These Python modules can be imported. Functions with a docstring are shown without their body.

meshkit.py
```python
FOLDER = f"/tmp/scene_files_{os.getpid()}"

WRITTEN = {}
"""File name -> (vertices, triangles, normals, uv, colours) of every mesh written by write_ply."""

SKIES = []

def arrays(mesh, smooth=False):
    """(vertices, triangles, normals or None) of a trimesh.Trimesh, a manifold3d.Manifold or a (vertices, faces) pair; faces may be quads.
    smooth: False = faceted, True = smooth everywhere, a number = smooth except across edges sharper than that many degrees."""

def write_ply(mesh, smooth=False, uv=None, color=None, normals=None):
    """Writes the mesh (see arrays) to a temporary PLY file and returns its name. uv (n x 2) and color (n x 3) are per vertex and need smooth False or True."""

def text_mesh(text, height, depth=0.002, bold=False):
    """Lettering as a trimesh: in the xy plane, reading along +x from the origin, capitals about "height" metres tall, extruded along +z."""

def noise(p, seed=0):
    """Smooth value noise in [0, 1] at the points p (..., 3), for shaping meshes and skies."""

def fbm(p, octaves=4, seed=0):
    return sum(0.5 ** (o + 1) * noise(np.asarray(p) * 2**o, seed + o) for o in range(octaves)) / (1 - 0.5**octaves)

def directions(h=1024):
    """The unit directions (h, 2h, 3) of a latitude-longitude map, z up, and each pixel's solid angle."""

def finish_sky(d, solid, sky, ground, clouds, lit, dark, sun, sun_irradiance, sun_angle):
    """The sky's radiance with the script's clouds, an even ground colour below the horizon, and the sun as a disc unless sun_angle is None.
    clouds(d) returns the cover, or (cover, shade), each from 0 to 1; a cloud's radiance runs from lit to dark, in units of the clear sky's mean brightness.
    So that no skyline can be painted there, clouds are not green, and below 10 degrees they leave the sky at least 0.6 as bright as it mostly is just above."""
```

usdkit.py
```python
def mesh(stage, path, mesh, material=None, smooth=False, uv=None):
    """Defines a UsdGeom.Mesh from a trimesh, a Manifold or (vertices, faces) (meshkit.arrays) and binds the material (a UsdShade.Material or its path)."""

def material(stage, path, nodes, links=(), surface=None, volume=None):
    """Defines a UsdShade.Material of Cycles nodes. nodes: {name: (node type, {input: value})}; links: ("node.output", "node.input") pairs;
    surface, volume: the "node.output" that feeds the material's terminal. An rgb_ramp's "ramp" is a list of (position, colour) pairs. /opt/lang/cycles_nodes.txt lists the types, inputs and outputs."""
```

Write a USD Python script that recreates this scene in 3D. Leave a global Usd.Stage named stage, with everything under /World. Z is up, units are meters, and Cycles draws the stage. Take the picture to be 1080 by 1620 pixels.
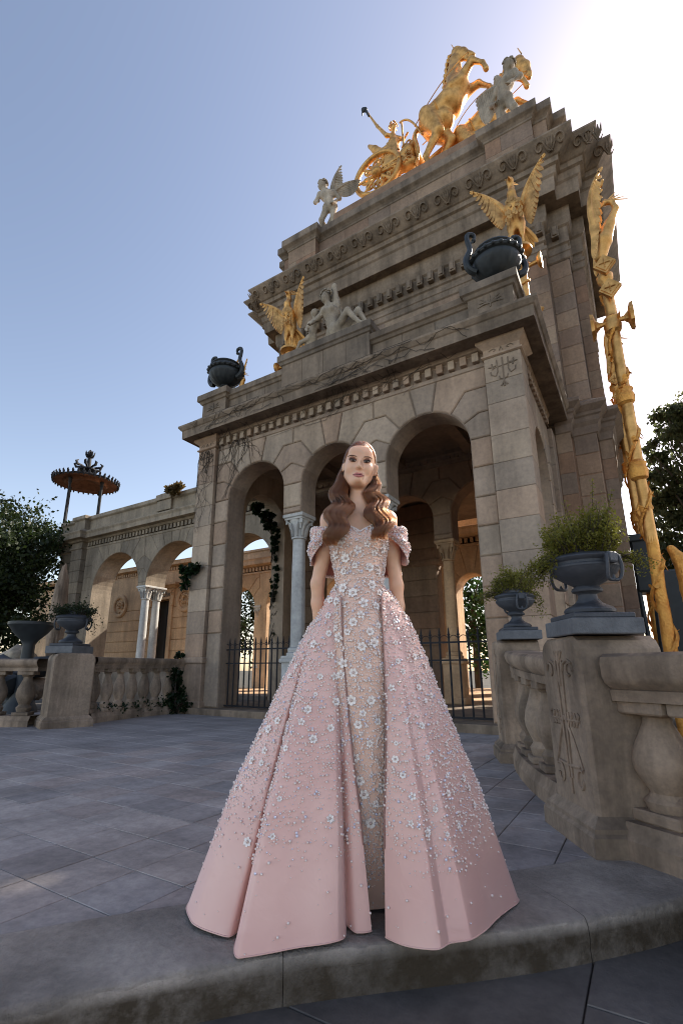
import math, random
import numpy as np, trimesh, usdkit, meshkit
import mapbox_earcut as earcut
from scipy.spatial import cKDTree
from shapely.geometry import Polygon, LineString, Point, box as sbox
from shapely.ops import polygonize, unary_union
from pxr import Usd, UsdGeom, UsdLux, UsdShade, Gf, Sdf, Vt

stage = Usd.Stage.CreateInMemory()
W = UsdGeom.Xform.Define(stage, '/World')
stage.SetDefaultPrim(W.GetPrim())
PI = math.pi
A3 = lambda *p: np.array(p, float)
# ---------------------------------------------------------------- camera, sky, sun, exposure
EXPOSURE = 1.25
SUN_AZ, SUN_EL = math.radians(25.0), math.radians(38.0)      # azimuth from +Y towards +X
SKY_STRENGTH, SUN_POWER = 0.12, 1.1
PITCH, YAW = math.atan(205 / 769.), math.atan(503 / 795.9)
fwd = np.array([-math.sin(YAW) * math.cos(PITCH), math.cos(YAW) * math.cos(PITCH), math.sin(PITCH)])
rgt = np.array([math.cos(YAW), math.sin(YAW), 0.])
upv = np.cross(rgt, fwd)
CAM = np.array([8.42, -7.481, 0.87])
cam = UsdGeom.Camera.Define(stage, '/World/camera')
m4 = Gf.Matrix4d(*rgt, 0, *upv, 0, *(-fwd), 0, *CAM, 1)
cam.AddTransformOp().Set(m4)
AP = 20 * 1080 / 769.
cam.CreateFocalLengthAttr(20.0)
cam.CreateHorizontalApertureAttr(AP)
cam.CreateVerticalApertureAttr(AP * 1.5)
cam.CreateHorizontalApertureOffsetAttr(21 / 1080 * AP)
cam.CreateVerticalApertureOffsetAttr(45 / 1080 * AP)
cam.CreateExposureAttr(EXPOSURE)
cam.CreateClippingRangeAttr(Gf.Vec2f(0.05, 5000))

usdkit.material(stage, '/World/Looks/sky', {
    's': ('sky_texture', dict(sky_type='single_scattering', sun_disc=False, sun_elevation=SUN_EL, sun_rotation=SUN_AZ, altitude=10., air_density=1.0, aerosol_density=1.0, ozone_density=1.0)),
    't': ('mix', dict(mix_type='multiply', fac=1.0, color2=(1.06, .90, .80))),
    'b': ('background_shader', dict(strength=SKY_STRENGTH))}, [('s.color', 't.color1'), ('t.color', 'b.color')], surface='b.background')
dome = UsdLux.DomeLight.Define(stage, '/World/sky')
UsdShade.MaterialBindingAPI.Apply(dome.GetPrim()).Bind(UsdShade.Material.Get(stage, '/World/Looks/sky'))
dome.GetPrim().SetCustomDataByKey('kind', 'structure')
sun = UsdLux.DistantLight.Define(stage, '/World/sun')
sun.CreateIntensityAttr(SUN_POWER); sun.CreateAngleAttr(0.5); sun.CreateNormalizeAttr(True)
sun.CreateColorAttr(Gf.Vec3f(1.0, 0.93, 0.82))
sd = np.array([math.sin(SUN_AZ) * math.cos(SUN_EL), math.cos(SUN_AZ) * math.cos(SUN_EL), math.sin(SUN_EL)])
sx = np.cross([0, 0, 1.], sd); sx /= np.linalg.norm(sx); sy = np.cross(sd, sx)
sun.AddTransformOp().Set(Gf.Matrix4d(*sx, 0, *sy, 0, *sd, 0, 0, 0, 30, 1))

# ---------------------------------------------------------------- helpers
class MB:
    """collects pieces into one mesh"""
    def __init__(s): s.v, s.f, s.n = [], [], 0
    def add(s, v, f):
        v = np.asarray(v, float); f = np.asarray(f, int)
        if len(f) and f.shape[1] == 4: f = np.vstack([f[:, [0, 1, 2]], f[:, [0, 2, 3]]])
        s.v.append(v); s.f.append(f + s.n); s.n += len(v); return s
    def tm(s, m): return s.add(m.vertices, m.faces)
    def mesh(s): return np.vstack(s.v), np.vstack(s.f)
    def box(s, x0, x1, y0, y1, z0, z1, b=0.0):
        if b <= 0:
            v = [(x, y, z) for z in (z0, z1) for y in (y0, y1) for x in (x0, x1)]
            return s.add(v, [(0, 2, 3, 1), (4, 5, 7, 6), (0, 1, 5, 4), (2, 6, 7, 3), (0, 4, 6, 2), (1, 3, 7, 5)])
        import itertools
        P = []
        for sxx, syy, szz in itertools.product((0, 1), repeat=3):
            c = np.array([(x0, x1)[sxx], (y0, y1)[syy], (z0, z1)[szz]]); d = np.array([1 - 2 * sxx, 1 - 2 * syy, 1 - 2 * szz]) * b
            for k in range(3):
                q = c + d; q[k] = c[k]; P.append(q)
        h = trimesh.convex.convex_hull(np.array(P))
        return s.tm(h)

def numbered(path):
    if not stage.GetPrimAtPath(path): return path
    i = 1
    while stage.GetPrimAtPath(f'{path}_{i:03d}'): i += 1
    return f'{path}_{i:03d}'
_cnt = {}
def fresh(path):
    k = _cnt.get(path, 0); _cnt[path] = k + 1
    return path if k == 0 else f'{path}_{k:03d}'

class Thing:
    def __init__(s, name, label, cat, loc=(0, 0, 0), group=None, kind=None):
        s.path = fresh('/World/' + name); s.loc = np.array(loc, float)
        x = UsdGeom.Xform.Define(stage, s.path); x.AddTranslateOp().Set(Gf.Vec3d(*map(float, loc)))
        s.prim = x.GetPrim(); tag(s.prim, label, cat, group, kind)
    def part(s, name, mesh, m, smooth=False, parent=None, kind=None, label=None):
        p = fresh((parent or s.path) + '/' + name)
        if isinstance(mesh, MB): mesh = mesh.mesh()
        v, f = (mesh.vertices, mesh.faces) if hasattr(mesh, 'vertices') else mesh
        g = usdkit.mesh(stage, p, (np.asarray(v) - s.loc, f), m, smooth)
        if kind: g.GetPrim().SetCustomDataByKey('kind', kind)
        if label: g.GetPrim().SetCustomDataByKey('label', label)
        return p
def tag(prim, label=None, cat=None, group=None, kind=None):
    for k, v in (('label', label), ('category', cat), ('group', group), ('kind', kind)):
        if v: prim.SetCustomDataByKey(k, v)
def single(name, mesh, m, label=None, cat=None, group=None, kind=None, smooth=False):
    p = fresh('/World/' + name)
    if isinstance(mesh, MB): mesh = mesh.mesh()
    g = usdkit.mesh(stage, p, mesh, m, smooth); tag(g.GetPrim(), label, cat, group, kind); return g
def copy_of(thing, name, label, cat, loc, rotz=0, scale=1, group=None):
    x = UsdGeom.Xform.Define(stage, fresh('/World/' + name))
    x.GetPrim().GetReferences().AddInternalReference(thing.path)
    x.GetPrim().SetInstanceable(True)
    x.ClearXformOpOrder(); x.AddTransformOp(opSuffix='place').Set(Gf.Matrix4d().SetScale(float(scale)) * Gf.Matrix4d().SetRotate(Gf.Rotation(Gf.Vec3d(0, 0, 1), float(rotz))) * Gf.Matrix4d().SetTranslate(Gf.Vec3d(*map(float, loc))))
    tag(x.GetPrim(), label, cat, group); return x

def prism(mb, poly, d0, d1, to3, bev=0.0, inset=0.0):
    """one stone: polygon (u,z) raised from depth d0 to d1 with a bevelled face; to3(u,z,d) -> xyz"""
    if poly.is_empty or poly.area < 1e-4: return
    p = Polygon(poly.exterior)
    if inset: p = p.buffer(-inset, join_style=2)
    if p.is_empty: return
    if p.geom_type != 'Polygon': p = max(p.geoms, key=lambda g: g.area)
    p = p.simplify(0.004)
    r = np.array(p.exterior.coords)[:-1]
    if Polygon(r).exterior.is_ccw is False: r = r[::-1]
    a = np.roll(r, 1, 0); c = np.roll(r, -1, 0)
    e1 = r - a; e2 = c - r
    n1 = np.stack([-e1[:, 1], e1[:, 0]], 1); n1 /= np.linalg.norm(n1, axis=1, keepdims=True) + 1e-12
    n2 = np.stack([-e2[:, 1], e2[:, 0]], 1); n2 /= np.linalg.norm(n2, axis=1, keepdims=True) + 1e-12
    mt = n1 + n2; mt /= np.maximum(1 + (n1 * n2).sum(1, keepdims=True), 0.35)
    ri = r + mt * bev
    n = len(r)
    rings = [(r, d0), (r, d1 - bev), (ri, d1)] if bev > 0 else [(r, d0), (r, d1)]
    v = np.vstack([np.array([to3(u, z, d) for u, z in q]) for q, d in rings])
    i = np.arange(n); j = (i + 1) % n; F = []
    for k in range(len(rings) - 1):
        F.append(np.stack([i + k * n, j + k * n, j + (k + 1) * n, i + (k + 1) * n], 1))
    F = np.vstack(F); F = np.vstack([F[:, [0, 1, 2]], F[:, [0, 2, 3]]])
    t = earcut.triangulate_float64(np.ascontiguousarray(rings[-1][0]), np.array([n], np.uint32)).reshape(-1, 3).astype(int) + (len(rings) - 1) * n
    mb.add(v, np.vstack([F, t]))

def sweep(plan, prof, closed=False, mb=None, jitter=0):
    """a moulding: profile [(projection, z)] carried along the plan polyline with mitred corners; outward is to the right of travel"""
    P = np.asarray(plan, float); n = len(P); mb = mb or MB()
    M = []
    for i in range(n):
        d1 = P[i] - P[i - 1] if (i > 0 or closed) else None
        d2 = P[(i + 1) % n] - P[i] if (i < n - 1 or closed) else None
        N = []
        for d in (d1, d2):
            if d is not None:
                d = d / np.linalg.norm(d); N.append(np.array([d[1], -d[0]]))
        mm = N[0] if len(N) == 1 else (N[0] + N[1]) / (1 + N[0] @ N[1])
        M.append(mm)
    M = np.array(M); k = len(prof)
    v = np.array([[P[i, 0] + M[i, 0] * p, P[i, 1] + M[i, 1] * p, z] for i in range(n) for p, z in prof])
    f = []
    for i in range(n if closed else n - 1):
        j = (i + 1) % n
        for q in range(k - 1):
            f.append((i * k + q, j * k + q, j * k + q + 1, i * k + q + 1))
    mb.add(v, f); return mb

def lathe(prof, c=(0, 0, 0), seg=24, mb=None, flute=None):
    mb = mb or MB(); a = np.arange(seg) * 2 * PI / seg
    v = []; 
    for r, z in prof:
        rr = r * (1 + (flute(a, z) if flute else 0))
        v.append(np.stack([c[0] + rr * np.cos(a), c[1] + rr * np.sin(a), np.full(seg, c[2] + z)], 1))
    v = np.vstack(v); k = len(prof); i = np.arange(seg); j = (i + 1) % seg
    f = np.vstack([np.stack([i + q * seg, j + q * seg, j + (q + 1) * seg, i + (q + 1) * seg], 1) for q in range(k - 1)])
    mb.add(v, f); return mb

def tube(pts, rad, sides=6, mb=None, flat=None):
    mb = mb or MB(); p = np.asarray(pts, float); n = len(p)
    r = np.broadcast_to(np.asarray(rad, float), (n,))
    t = np.gradient(p, axis=0); t /= np.linalg.norm(t, axis=1, keepdims=True) + 1e-12
    ref = np.array([0, 0, 1.]) if abs(t[0, 2]) < 0.9 else np.array([1., 0, 0])
    a = np.cross(t[0], ref); a /= np.linalg.norm(a); A = []
    for i in range(n):
        a = a - t[i] * (a @ t[i]); a /= np.linalg.norm(a) + 1e-12; A.append(a)
    A = np.array(A); B = np.cross(t, A); w = np.arange(sides) * 2 * PI / sides
    sq = 1.0 if flat is None else flat
    v = (p[:, None] + r[:, None, None] * (np.cos(w)[None, :, None] * A[:, None] + sq * np.sin(w)[None, :, None] * B[:, None])).reshape(-1, 3)
    i, j = np.meshgrid(np.arange(n - 1), np.arange(sides), indexing='ij')
    q = np.stack([i * sides + j, i * sides + (j + 1) % sides, (i + 1) * sides + (j + 1) % sides, (i + 1) * sides + j], -1).reshape(-1, 4)
    caps = []
    for base, flip in ((0, True), ((n - 1) * sides, False)):
        for k in range(1, sides - 1):
            tri = (base, base + k, base + k + 1); caps.append(tri[::-1] if flip else tri)
    f = np.vstack([q[:, [0, 1, 2]], q[:, [0, 2, 3]], np.array(caps)])
    mb.add(v, f); return mb

def spline(pts, n):
    from scipy.interpolate import CubicSpline
    p = np.asarray(pts, float); s = np.r_[0, np.cumsum(np.linalg.norm(np.diff(p, axis=0), axis=1) + 1e-9)]
    return CubicSpline(s, p)(np.linspace(0, s[-1], n))

# ---- implicit bodies: smooth union of round cones and ellipsoids, meshed by surface nets
def implicit(prims, h, k=0.03, pad=None, relax=2):
    pad = pad or 3 * h
    B = []
    for q in prims:
        if q[0] == 'c': r = max(q[3], q[4]); B.append((np.minimum(q[1], q[2]) - r, np.maximum(q[1], q[2]) + r))
        else: r = max(q[2]); B.append((np.array(q[1]) - r, np.array(q[1]) + r))
    lo = np.min([b[0] for b in B], 0) - pad; hi = np.max([b[1] for b in B], 0) + pad
    N = np.ceil((hi - lo) / h).astype(int) + 1
    D = np.full(N, 1.0, np.float32)
    ax = [lo[i] + h * np.arange(N[i]) for i in range(3)]
    for q, b in zip(prims, B):
        kk = q[5] if q[0] == 'c' and len(q) > 5 and q[5] is not None else (q[4] if q[0] == 'e' and len(q) > 4 and q[4] is not None else k)
        a = np.clip(np.floor((b[0] - kk - 2 * h - lo) / h).astype(int), 0, N - 1); e = np.clip(np.ceil((b[1] + kk + 2 * h - lo) / h).astype(int) + 1, 1, N)
        X, Y, Z = np.meshgrid(*(ax[i][a[i]:e[i]] for i in range(3)), indexing='ij'); P = np.stack([X, Y, Z], -1)
        if q[0] == 'c':
            p0, p1 = np.array(q[1], float), np.array(q[2], float); d = p1 - p0; L = d @ d + 1e-12
            t = np.clip(((P - p0) @ d) / L, 0, 1)
            dist = np.linalg.norm(P - p0 - t[..., None] * d, axis=-1) - (q[3] + (q[4] - q[3]) * t)
        else:
            R = q[3] if len(q) > 3 and q[3] is not None else np.eye(3)
            r = np.array(q[2], float); u = (P - np.array(q[1], float)) @ R
            k0 = np.linalg.norm(u / r, axis=-1); k1 = np.linalg.norm(u / r ** 2, axis=-1)
            dist = k0 * (k0 - 1) / np.maximum(k1, 1e-9)
        S = D[a[0]:e[0], a[1]:e[1], a[2]:e[2]]
        if isinstance(q[-1], str) and q[-1] == 'cut':
            hh = np.clip(0.5 - 0.5 * (S + dist) / kk, 0, 1)
            D[a[0]:e[0], a[1]:e[1], a[2]:e[2]] = S * (1 - hh) - dist * hh + kk * hh * (1 - hh)
            continue
        hh = np.clip(0.5 + 0.5 * (S - dist) / kk, 0, 1)
        D[a[0]:e[0], a[1]:e[1], a[2]:e[2]] = S * (1 - hh) + dist * hh - kk * hh * (1 - hh)
    return nets(D, lo, h, relax)

def nets(D, lo, h, relax=2):
    s = D < 0; N = np.array(D.shape)
    c = np.zeros(N - 1, np.int8)
    for dx in (0, 1):
        for dy in (0, 1):
            for dz in (0, 1): c += s[dx:N[0] - 1 + dx, dy:N[1] - 1 + dy, dz:N[2] - 1 + dz]
    cells = np.argwhere((c > 0) & (c < 8)); idx = -np.ones(N - 1, int); idx[tuple(cells.T)] = np.arange(len(cells))
    acc = np.zeros((len(cells), 3)); cnt = np.zeros(len(cells))
    cor = [np.array(o) for o in np.ndindex(2, 2, 2)]
    for a in cor:
        for ax in range(3):
            if a[ax]: continue
            b = a.copy(); b[ax] = 1
            va = D[tuple((cells + a).T)]; vb = D[tuple((cells + b).T)]
            x = (va < 0) != (vb < 0); t = np.where(x, va / np.where(x, va - vb, 1), 0)
            p = a + t[:, None] * (b - a); acc += np.where(x[:, None], p, 0); cnt += x
    V = lo + h * (cells + acc / cnt[:, None])
    F = []
    for ax in range(3):
        o1, o2 = [(1, 2), (2, 0), (0, 1)][ax]
        sl0 = [slice(None)] * 3; sl1 = [slice(None)] * 3; sl0[ax] = slice(0, -1); sl1[ax] = slice(1, None)
        x = s[tuple(sl0)] != s[tuple(sl1)]
        e = np.argwhere(x); e = e[(e[:, o1] > 0) & (e[:, o2] > 0) & (e[:, o1] < N[o1] - 1) & (e[:, o2] < N[o2] - 1)]
        def at(d1, d2):
            q = e.copy(); q[:, o1] += d1; q[:, o2] += d2; return idx[tuple(q.T)]
        quad = np.stack([at(-1, -1), at(0, -1), at(0, 0), at(-1, 0)], 1)
        ins = s[tuple(e.T)]
        quad[~ins] = quad[~ins][:, ::-1]
        F.append(quad)
    F = np.vstack(F); F = F[(F >= 0).all(1)]
    T = np.vstack([F[:, [0, 1, 2]], F[:, [0, 2, 3]]])
    for _ in range(relax):   # light smoothing of the net
        A = np.zeros_like(V); n = np.zeros(len(V))
        for i in range(4):
            for j in ((i + 1) % 4, (i - 1) % 4):
                np.add.at(A, F[:, i], V[F[:, j]]); np.add.at(n, F[:, i], 1)
        V = V * .5 + .5 * A / np.maximum(n, 1)[:, None]
    return V, T
def ball(c, r): return ('e', np.array(c, float), np.array([r, r, r] if np.isscalar(r) else r, float))
def cone(a, b, r0, r1, k=None): return ('c', np.array(a, float), np.array(b, float), r0, r1, k)
def rotm(axis, deg): return trimesh.transformations.rotation_matrix(math.radians(deg), axis)[:3, :3]

# ---------------------------------------------------------------- materials
def M(name, nodes, links, surface='p.BSDF'): return usdkit.material(stage, '/World/Looks/' + name, nodes, links, surface=surface)
def stone(name, cols, rough=.85, dirt=.55, streak=.5, scale=1.0, bump=.25, bumpd=.01, patch=(.62, 1.12), extra=None):
    nodes = {
        'g': ('geometry', {}), 'oi': ('object_info', {}),
        'r': ('rgb_ramp', dict(ramp=[(i / (len(cols) - 1), c) for i, c in enumerate(cols)])),
        'n1': ('noise_texture', dict(scale=.9 * scale, detail=5., roughness=.6)),
        'r1': ('rgb_ramp', dict(ramp=[(.3, (patch[0],) * 3), (.7, (patch[1],) * 3)])),
        'm1': ('mix', dict(mix_type='multiply', fac=1.0)),
        'n2': ('noise_texture', dict(scale=14. * scale, detail=6., roughness=.7)),
        'r2': ('rgb_ramp', dict(ramp=[(.3, (.74, .74, .76)), (.62, (1.06, 1.05, 1.03))])),
        'm2': ('mix', dict(mix_type='multiply', fac=.85)),
        'mp': ('mapping', dict(scale=(2.6, 2.6, .35))),
        'n3': ('noise_texture', dict(scale=1.3, detail=6., roughness=.65)),
        'r3': ('rgb_ramp', dict(ramp=[(.42, (1, 1, 1)), (.66, (1 - streak * .9,) * 3)])),
        'm3': ('mix', dict(mix_type='multiply', fac=1.0)),
        'n4': ('noise_texture', dict(scale=90., detail=4., roughness=.6)),
        'bp': ('bump', dict(strength=bump, distance=bumpd)),
        'ad': ('math', dict(math_type='multiply_add', value2=.6)),
        'p': ('principled_bsdf', dict(roughness=rough, specular_ior_level=.25))}
    links = [('oi.random', 'r.fac'), ('g.position', 'n1.vector'), ('g.position', 'n2.vector'), ('g.position', 'mp.vector'), ('mp.vector', 'n3.vector'), ('g.position', 'n4.vector'),
             ('n1.fac', 'r1.fac'), ('r.color', 'm1.color1'), ('r1.color', 'm1.color2'), ('n2.fac', 'r2.fac'), ('m1.color', 'm2.color1'), ('r2.color', 'm2.color2'),
             ('n3.fac', 'r3.fac'), ('m2.color', 'm3.color1'), ('r3.color', 'm3.color2'), ('m3.color', 'p.base_color'),
             ('n4.fac', 'ad.value1'), ('n2.fac', 'ad.value3'), ('ad.value', 'bp.height'), ('bp.normal', 'p.normal')]
    if extra: nodes.update(extra[0]); links = [l for l in links if l[1] != 'p.base_color'] + extra[1]
    return M(name, nodes, links)
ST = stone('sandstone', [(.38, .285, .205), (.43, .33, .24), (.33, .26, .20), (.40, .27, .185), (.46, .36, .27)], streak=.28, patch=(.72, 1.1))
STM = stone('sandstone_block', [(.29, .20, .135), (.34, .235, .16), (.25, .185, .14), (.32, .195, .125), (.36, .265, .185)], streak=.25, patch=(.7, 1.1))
STC = stone('weathered_cornice', [(.26, .195, .14), (.31, .235, .17), (.22, .175, .135)], streak=.5, patch=(.55, 1.1))
STW = stone('wing_stone', [(.30, .245, .18), (.35, .285, .21), (.26, .215, .165)], streak=.4)
STI = stone('warm_lit_stone', [(.60, .38, .21), (.64, .43, .26), (.54, .34, .19)], streak=.3)  # warm light bounced inside the passage is put into this stone colour
STJ = stone('joint_mortar', [(.16, .13, .10), (.17, .14, .11)], streak=.2)
BAL = stone('balustrade_stone', [(.34, .25, .18), (.39, .29, .21), (.30, .23, .17)], streak=.6, scale=2.2, bump=.5, patch=(.5, 1.15))
MAR = stone('pale_marble', [(.50, .49, .47), (.54, .53, .50)], streak=.25, rough=.6, bump=.1)
STAT = stone('statue_stone', [(.45, .37, .275), (.49, .41, .31)], streak=.5, scale=2., patch=(.55, 1.1))
TILE = stone('paving_tile', [(.39, .345, .325), (.48, .425, .395), (.33, .30, .29), (.44, .365, .33), (.40, .37, .36)], streak=.3, scale=1.9, bump=.5, bumpd=.008, patch=(.6, 1.16))
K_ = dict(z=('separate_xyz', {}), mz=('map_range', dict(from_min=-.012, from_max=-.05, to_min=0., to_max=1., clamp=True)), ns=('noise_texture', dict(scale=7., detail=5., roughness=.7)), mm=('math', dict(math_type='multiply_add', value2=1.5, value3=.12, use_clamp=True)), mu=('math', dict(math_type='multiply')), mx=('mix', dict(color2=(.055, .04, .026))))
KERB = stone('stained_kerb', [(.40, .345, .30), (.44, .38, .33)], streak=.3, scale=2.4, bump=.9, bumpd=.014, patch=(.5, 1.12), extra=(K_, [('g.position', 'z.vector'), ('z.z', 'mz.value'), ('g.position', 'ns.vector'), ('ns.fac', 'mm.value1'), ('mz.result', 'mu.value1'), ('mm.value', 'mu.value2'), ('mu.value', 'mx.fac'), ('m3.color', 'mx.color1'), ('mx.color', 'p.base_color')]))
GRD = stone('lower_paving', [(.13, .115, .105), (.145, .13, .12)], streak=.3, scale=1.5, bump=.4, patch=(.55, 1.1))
JNT = stone('tile_joint', [(.13, .115, .10), (.15, .13, .115)], streak=.1)
def metal(name, c0, c1, rough=(.28, .5), sc=6., metallic=1.0, bump=.15, bd=.01, spec=.5):
    return M(name, {
        'g': ('geometry', {}), 'n': ('noise_texture', dict(scale=sc, detail=6., roughness=.65)), 'n2': ('noise_texture', dict(scale=sc * 8, detail=3.)),
        'r': ('rgb_ramp', dict(ramp=[(.3, c0), (.68, c1)])), 'rr': ('map_range', dict(from_min=.3, from_max=.7, to_min=rough[0], to_max=rough[1])),
        'bp': ('bump', dict(strength=bump, distance=bd)), 'p': ('principled_bsdf', dict(metallic=metallic, specular_ior_level=spec))},
        [('g.position', 'n.vector'), ('g.position', 'n2.vector'), ('n.fac', 'r.fac'), ('n.fac', 'rr.value'), ('rr.result', 'p.roughness'), ('r.color', 'p.base_color'), ('n2.fac', 'bp.height'), ('bp.normal', 'p.normal')])
GOLD = metal('gilded_bronze', (.42, .20, .055), (.80, .47, .17), rough=(.36, .6), sc=5.)
RUST = metal('rusty_gilding', (.42, .15, .03), (.80, .42, .10), rough=(.35, .65), sc=4., bump=.5, bd=.03, metallic=.75)
IRON = metal('blue_black_iron', (.022, .025, .032), (.050, .054, .064), rough=(.45, .65), metallic=.0, sc=8., bump=.3)
BLACK = metal('black_iron', (.006, .006, .008), (.014, .014, .017), rough=(.55, .75), metallic=.0, bump=.2, spec=.3)
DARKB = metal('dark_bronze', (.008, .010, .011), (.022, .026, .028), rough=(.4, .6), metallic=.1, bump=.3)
SLAB = metal('painted_slab', (.06, .063, .07), (.13, .133, .14), rough=(.6, .8), metallic=0., sc=9., bump=.4)
def leaf(name, c0, c1, c2, trans=.35):
    return M(name, {
        'g': ('geometry', {}), 'n': ('noise_texture', dict(scale=1.3, detail=3.)), 'ad': ('math', dict(math_type='multiply_add', value2=.55)), 'ml': ('math', dict(math_type='multiply', value2=.45)),
        'r': ('rgb_ramp', dict(ramp=[(.15, c0), (.5, c1), (.85, c2)])),
        'p': ('principled_bsdf', dict(roughness=.5, specular_ior_level=.35)), 't': ('translucent_bsdf', {}), 'x': ('mix_closure', dict(fac=trans))},
        [('g.random_per_island', 'ad.value1'), ('g.position', 'n.vector'), ('n.fac', 'ml.value1'), ('ml.value', 'ad.value3'), ('ad.value', 'r.fac'), ('r.color', 'p.base_color'), ('r.color', 't.color'), ('p.BSDF', 'x.closure1'), ('t.BSDF', 'x.closure2')], surface='x.closure')
LEAF_D = leaf('dark_leaves', (.014, .024, .006), (.045, .065, .015), (.17, .175, .045))  # lightest leaf tone raised to imitate sunlit leaves
LEAF_G = leaf('green_leaves', (.02, .05, .01), (.05, .11, .02), (.12, .19, .04))
LEAF_E = leaf('olive_leaves', (.08, .095, .04), (.18, .19, .09), (.36, .36, .2), .65)
LEAF_U = leaf('urn_leaves', (.16, .16, .025), (.36, .33, .055), (.65, .54, .2), .45)  # leaves paled and yellowed to stand in for direct sun
IVY = leaf('ivy_leaves', (.008, .02, .005), (.02, .045, .012), (.045, .08, .02))
BARK = stone('bark', [(.10, .075, .055), (.12, .09, .065)], scale=3., bump=.8)
TWIG = stone('dry_twig', [(.055, .042, .032), (.07, .052, .04)], scale=3.)
SOIL = stone('garden_ground', [(.07, .06, .045), (.08, .07, .05)], scale=1.)
# ================================================================ GROUND
random.seed(4); rng = np.random.default_rng(7)
mb = MB(); mb.box(-400, 400, -400, 600, -0.6, -0.16); single('garden_ground', mb, SOIL, kind='structure')
# outer kerb line of the terrace (plan), from behind the camera round to the right
def catm(pts, n): return spline(np.c_[np.array(pts), np.zeros(len(pts))], n)[:, :2]
EDGE = catm([(-4.6, -7.8), (-2.0, -9.3), (1.2, -9.9), (3.7, -9.6), (5.4, -8.5), (6.3, -7.42), (6.85, -6.63), (7.26, -6.09), (7.85, -5.52), (8.41, -4.87), (8.74, -4.50), (9.05, -4.42), (9.5, -4.9), (10.1, -5.6), (10.8, -6.2), (11.5, -6.7)], 90)
def inward(P, d):
    t = np.gradient(P, axis=0); t /= np.linalg.norm(t, axis=1, keepdims=True); return P + np.stack([-t[:, 1], t[:, 0]], 1) * d
INN = inward(EDGE, 0.45)
deck = Polygon(list(map(tuple, inward(EDGE, 0.2))) + [(11.4, 12), (-14, 12), (-14, -6)]).buffer(0)
def flat(poly, z0, z1, mb=None):
    mb = mb or MB()
    for g in (poly.geoms if hasattr(poly, 'geoms') else [poly]):
        m = trimesh.creation.extrude_polygon(g, z1 - z0, engine='earcut'); m.apply_translation([0, 0, z0]); mb.tm(m)
    return mb
g_terrace = Thing('terrace', None, None, kind='structure')
g_terrace.part('joint_bed', flat(deck, -0.18, -0.006), JNT)
TS = 0.315; inner = Polygon(list(map(tuple, INN)) + [(11, 0.0), (-8, 0.0), (-8, -6)]).buffer(0).intersection(sbox(-3.2, -9.2, 9.3, -0.175))
tiles = []
for i in range(-12, 31):
    for j in range(-14, 8):
        c = sbox(6.36 + (i - 20) * TS, -5.84 + (j + 12) * TS, 6.36 + (i - 19) * TS, -5.84 + (j + 13) * TS).buffer(-0.003, join_style=2)
        q = c.intersection(inner)
        if q.is_empty or q.area < 0.004: continue
        if q.geom_type != 'Polygon': q = max(q.geoms, key=lambda g: g.area)
        d = math.hypot(q.centroid.x - CAM[0], q.centroid.y - CAM[1])
        vis = np.array([q.centroid.x - CAM[0], q.centroid.y - CAM[1]]) @ fwd[:2] > 0.9
        tiles.append((d if vis else d + 50, q))
tiles.sort(key=lambda t: t[0])
far = MB()
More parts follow.
